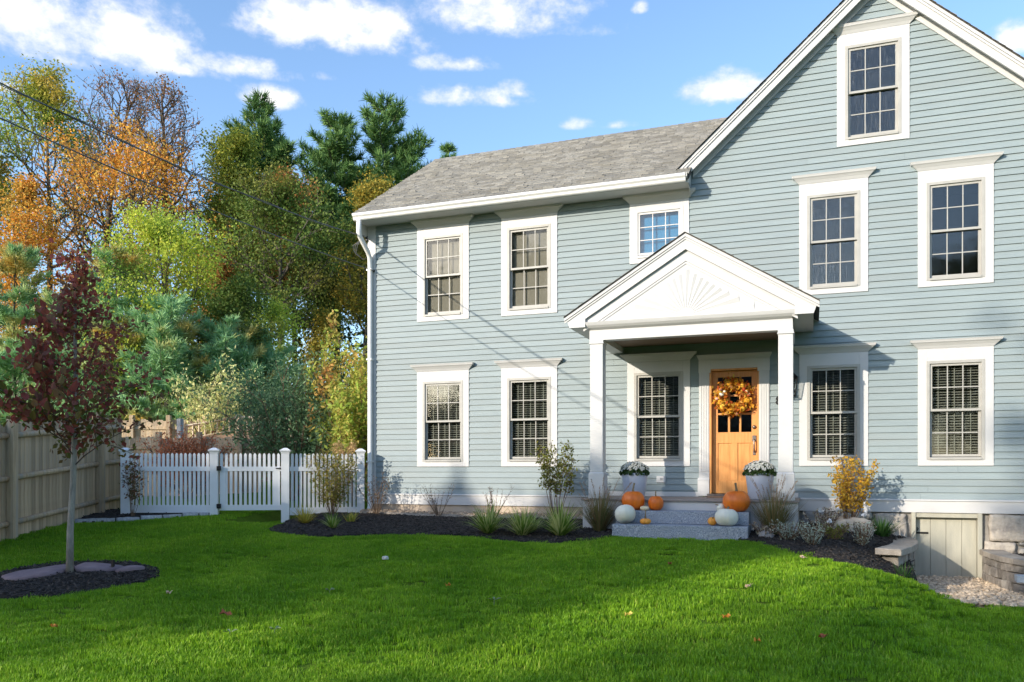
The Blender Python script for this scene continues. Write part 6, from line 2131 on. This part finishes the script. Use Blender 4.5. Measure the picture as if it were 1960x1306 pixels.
# ------------------------------------------------------------------ lawn grass: one object, patches of real blades instanced on points
def grass_mat():
    m = bpy.data.materials.new('grass_blade'); m.use_nodes = True
    nt = m.node_tree; L = nt.links.new
    nt.nodes.remove(nt.nodes['Principled BSDF'])
    out = nt.nodes['Material Output']
    g = _n(nt, 'ShaderNodeNewGeometry'); 
    n1 = _n(nt, 'ShaderNodeTexNoise'); n1.inputs['Scale'].default_value = .8; n1.inputs['Detail'].default_value = 6; n1.inputs['Roughness'].default_value = .6
    L(g.outputs['Position'], n1.inputs['Vector'])
    cr = _n(nt, 'ShaderNodeValToRGB'); e = cr.color_ramp.elements
    e[0].position = .35; e[0].color = (.155, .335, .016, 1); e[1].position = .65; e[1].color = (.29, .49, .030, 1)
    L(n1.outputs['Fac'], cr.inputs[0])
    r = _n(nt, 'ShaderNodeValToRGB'); e = r.color_ramp.elements
    e[0].position = 0; e[0].color = (.55, .62, .55, 1); e[1].position = 1; e[1].color = (1.35, 1.25, 1.2, 1)
    el = e.new(.93); el.color = (1.3, 1.25, 1.1, 1)
    el = e.new(.945); el.color = (2.0, 1.3, 3.2, 1)
    L(g.outputs['Random Per Island'], r.inputs[0])
    mu = _n(nt, 'ShaderNodeMix', data_type='RGBA', blend_type='MULTIPLY'); mu.inputs[0].default_value = 1
    L(cr.outputs[0], mu.inputs[6]); L(r.outputs[0], mu.inputs[7])
    d = _n(nt, 'ShaderNodeBsdfPrincipled'); d.inputs['Roughness'].default_value = .5; d.inputs['Specular IOR Level'].default_value = .25
    t = _n(nt, 'ShaderNodeBsdfTranslucent')
    L(mu.outputs[2], d.inputs['Base Color']); L(mu.outputs[2], t.inputs[0])
    ms = _n(nt, 'ShaderNodeMixShader'); ms.inputs[0].default_value = .4
    L(d.outputs[0], ms.inputs[1]); L(t.outputs[0], ms.inputs[2]); L(ms.outputs[0], out.inputs['Surface'])
    return m


def lawn_grass():
    rg = np.random.default_rng(42)
    GM = grass_mat()
    n = 300; half = .16
    V = []; F4 = []
    for k in range(n):
        x, y = rg.uniform(-half, half, 2)
        az = rg.uniform(0, 6.283); l = rg.uniform(.022, .044); w = rg.uniform(.0028, .0045)
        ln = rg.uniform(.1, .75)
        dx, dy = math.cos(az), math.sin(az)
        sx, sy = -dy * w, dx * w
        b = len(V)
        V += [(x - sx, y - sy, -.01), (x + sx, y + sy, -.01), (x + dx * l * ln * .35 + sx * .8, y + dy * l * ln * .35 + sy * .8, l * .6), (x + dx * l * ln * .35 - sx * .8, y + dy * l * ln * .35 - sy * .8, l * .6),
              (x + dx * l * ln + sx * .1, y + dy * l * ln + sy * .1, l), (x + dx * l * ln - sx * .1, y + dy * l * ln - sy * .1, l)]
        F4 += [(b, b + 1, b + 2, b + 3), (b + 3, b + 2, b + 4, b + 5)]
    pm = fastmesh('grass_patch', V, F4, GM)
    patch = bpy.data.objects.new('grass_patch', pm)           # source shape only, never linked to the scene
    polys = [smooth_poly(p, 3) for p in (BED_L, BED_R)] + [RING, BED_F, PIT,
             [(-3.5, -1.75), (-3.5, 0), (0, 0), (0, -1.75)], [(-2.8, -2.38), (-2.8, -1.5), (-.8, -1.5), (-.8, -2.38)], [(-8.3, -.1), (-8.3, 9), (4.2, 9), (4.2, -.1)]]
    c, s = math.cos(R(TH)), math.sin(R(TH))
    P = []
    st = .185
    for x in np.arange(-16, 8, st):
        for y in np.arange(-11.5, 2.0, st):
            px, py = x + rg.uniform(-.09, .09), y + rg.uniform(-.09, .09)
            d = py - CAMY; xc = px * c + d * s; zc = d * c - px * s
            if zc < 4.2 or abs(xc) > zc * .66 + 1.2: continue
            # side of the wooden fence
            q = Vector((px, py)) - S0
            if q.dot(Vector((sd.y, -sd.x))) < .06: continue
            # behind the picket fence only a narrow strip
            if px < -8.2 and py > -1.5 + .55 * (px + 9.9) + 1.6: continue
            if any(inside((px, py), pl_) for pl_ in polys): continue
            if px > 1.1 and py > -2.7: continue
            thin = noise3((px * 1.3, py * 1.3, 11)) + .9 * math.exp(-((px + .9) ** 2 + (py + 7.2) ** 2) / .5)
            if thin > .62 and rg.uniform() < .30: continue
            P.append((px, py, ground_z(px, py) + .004))
    # ragged fringe along the bed and ring edges
    for pl_ in polys[:3]:
        m = len(pl_)
        for i in range(m):
            a, b = pl_[i], pl_[(i + 1) % m]
            ln = math.hypot(b[0] - a[0], b[1] - a[1])
            cxp = sum(p[0] for p in pl_) / m; cyp = sum(p[1] for p in pl_) / m
            for k in range(int(ln / .1) + 1):
                t = rg.uniform(0, 1); x, y = a[0] + (b[0] - a[0]) * t, a[1] + (b[1] - a[1]) * t
                nx_, ny_ = (b[1] - a[1]) / (ln + 1e-6), -(b[0] - a[0]) / (ln + 1e-6)
                if (x - cxp) * nx_ + (y - cyp) * ny_ < 0: nx_, ny_ = -nx_, -ny_
                x += nx_ * .14; y += ny_ * .14
                if y < -1.2 and not any(inside((x, y), q_) for q_ in polys): P.append((x, y, ground_z(x, y)))
    P = np.array(P, np.float32)
    me = bpy.data.meshes.new('grass'); me.vertices.add(len(P)); me.vertices.foreach_set('co', P.ravel())
    ra = me.attributes.new('rot', 'FLOAT_VECTOR', 'POINT')
    rot = np.zeros((len(P), 3), np.float32); rot[:, 2] = rg.uniform(0, 6.283, len(P)); rot[:, 0] = rg.normal(0, .05, len(P)) + .03
    ra.data.foreach_set('vector', rot.ravel())
    sz = rg.uniform(.8, 1.2, len(P)) * np.array([1.0 + .38 * noise3((float(p[0]) * .9, float(p[1]) * .9, 7)) for p in P])
    sa = me.attributes.new('size', 'FLOAT', 'POINT'); sa.data.foreach_set('value', np.clip(sz, .7, 1.35).astype(np.float32))
    me.materials.append(GM)
    o = bpy.data.objects.new('grass', me); put(o)
    tag(o, 'short mown green grass covering the front lawn', None, None, 'stuff')
    ng = bpy.data.node_groups.new('grass_scatter', 'GeometryNodeTree')
    ng.interface.new_socket('Geometry', in_out='INPUT', socket_type='NodeSocketGeometry')
    ng.interface.new_socket('Geometry', in_out='OUTPUT', socket_type='NodeSocketGeometry')
    gi, go = ng.nodes.new('NodeGroupInput'), ng.nodes.new('NodeGroupOutput')
    ip = ng.nodes.new('GeometryNodeInstanceOnPoints'); oi = ng.nodes.new('GeometryNodeObjectInfo'); oi.inputs['Object'].default_value = patch
    a1 = ng.nodes.new('GeometryNodeInputNamedAttribute'); a1.data_type = 'FLOAT_VECTOR'; a1.inputs['Name'].default_value = 'rot'
    a2 = ng.nodes.new('GeometryNodeInputNamedAttribute'); a2.data_type = 'FLOAT'; a2.inputs['Name'].default_value = 'size'
    ng.links.new(gi.outputs[0], ip.inputs['Points']); ng.links.new(oi.outputs['Geometry'], ip.inputs['Instance'])
    ng.links.new(a1.outputs[0], ip.inputs['Rotation']); ng.links.new(a2.outputs[0], ip.inputs['Scale'])
    ng.links.new(ip.outputs[0], go.inputs[0])
    md = o.modifiers.new('scatter', 'NODES'); md.node_group = ng
    print('grass patches', len(P))


lawn_grass()
tris = sum(len(o.data.loops) - 2 * len(o.data.polygons) for o in scene.objects if o.type == 'MESH')
print('objects', len(scene.objects), 'triangles', tris, 'siding segments', NSEG)
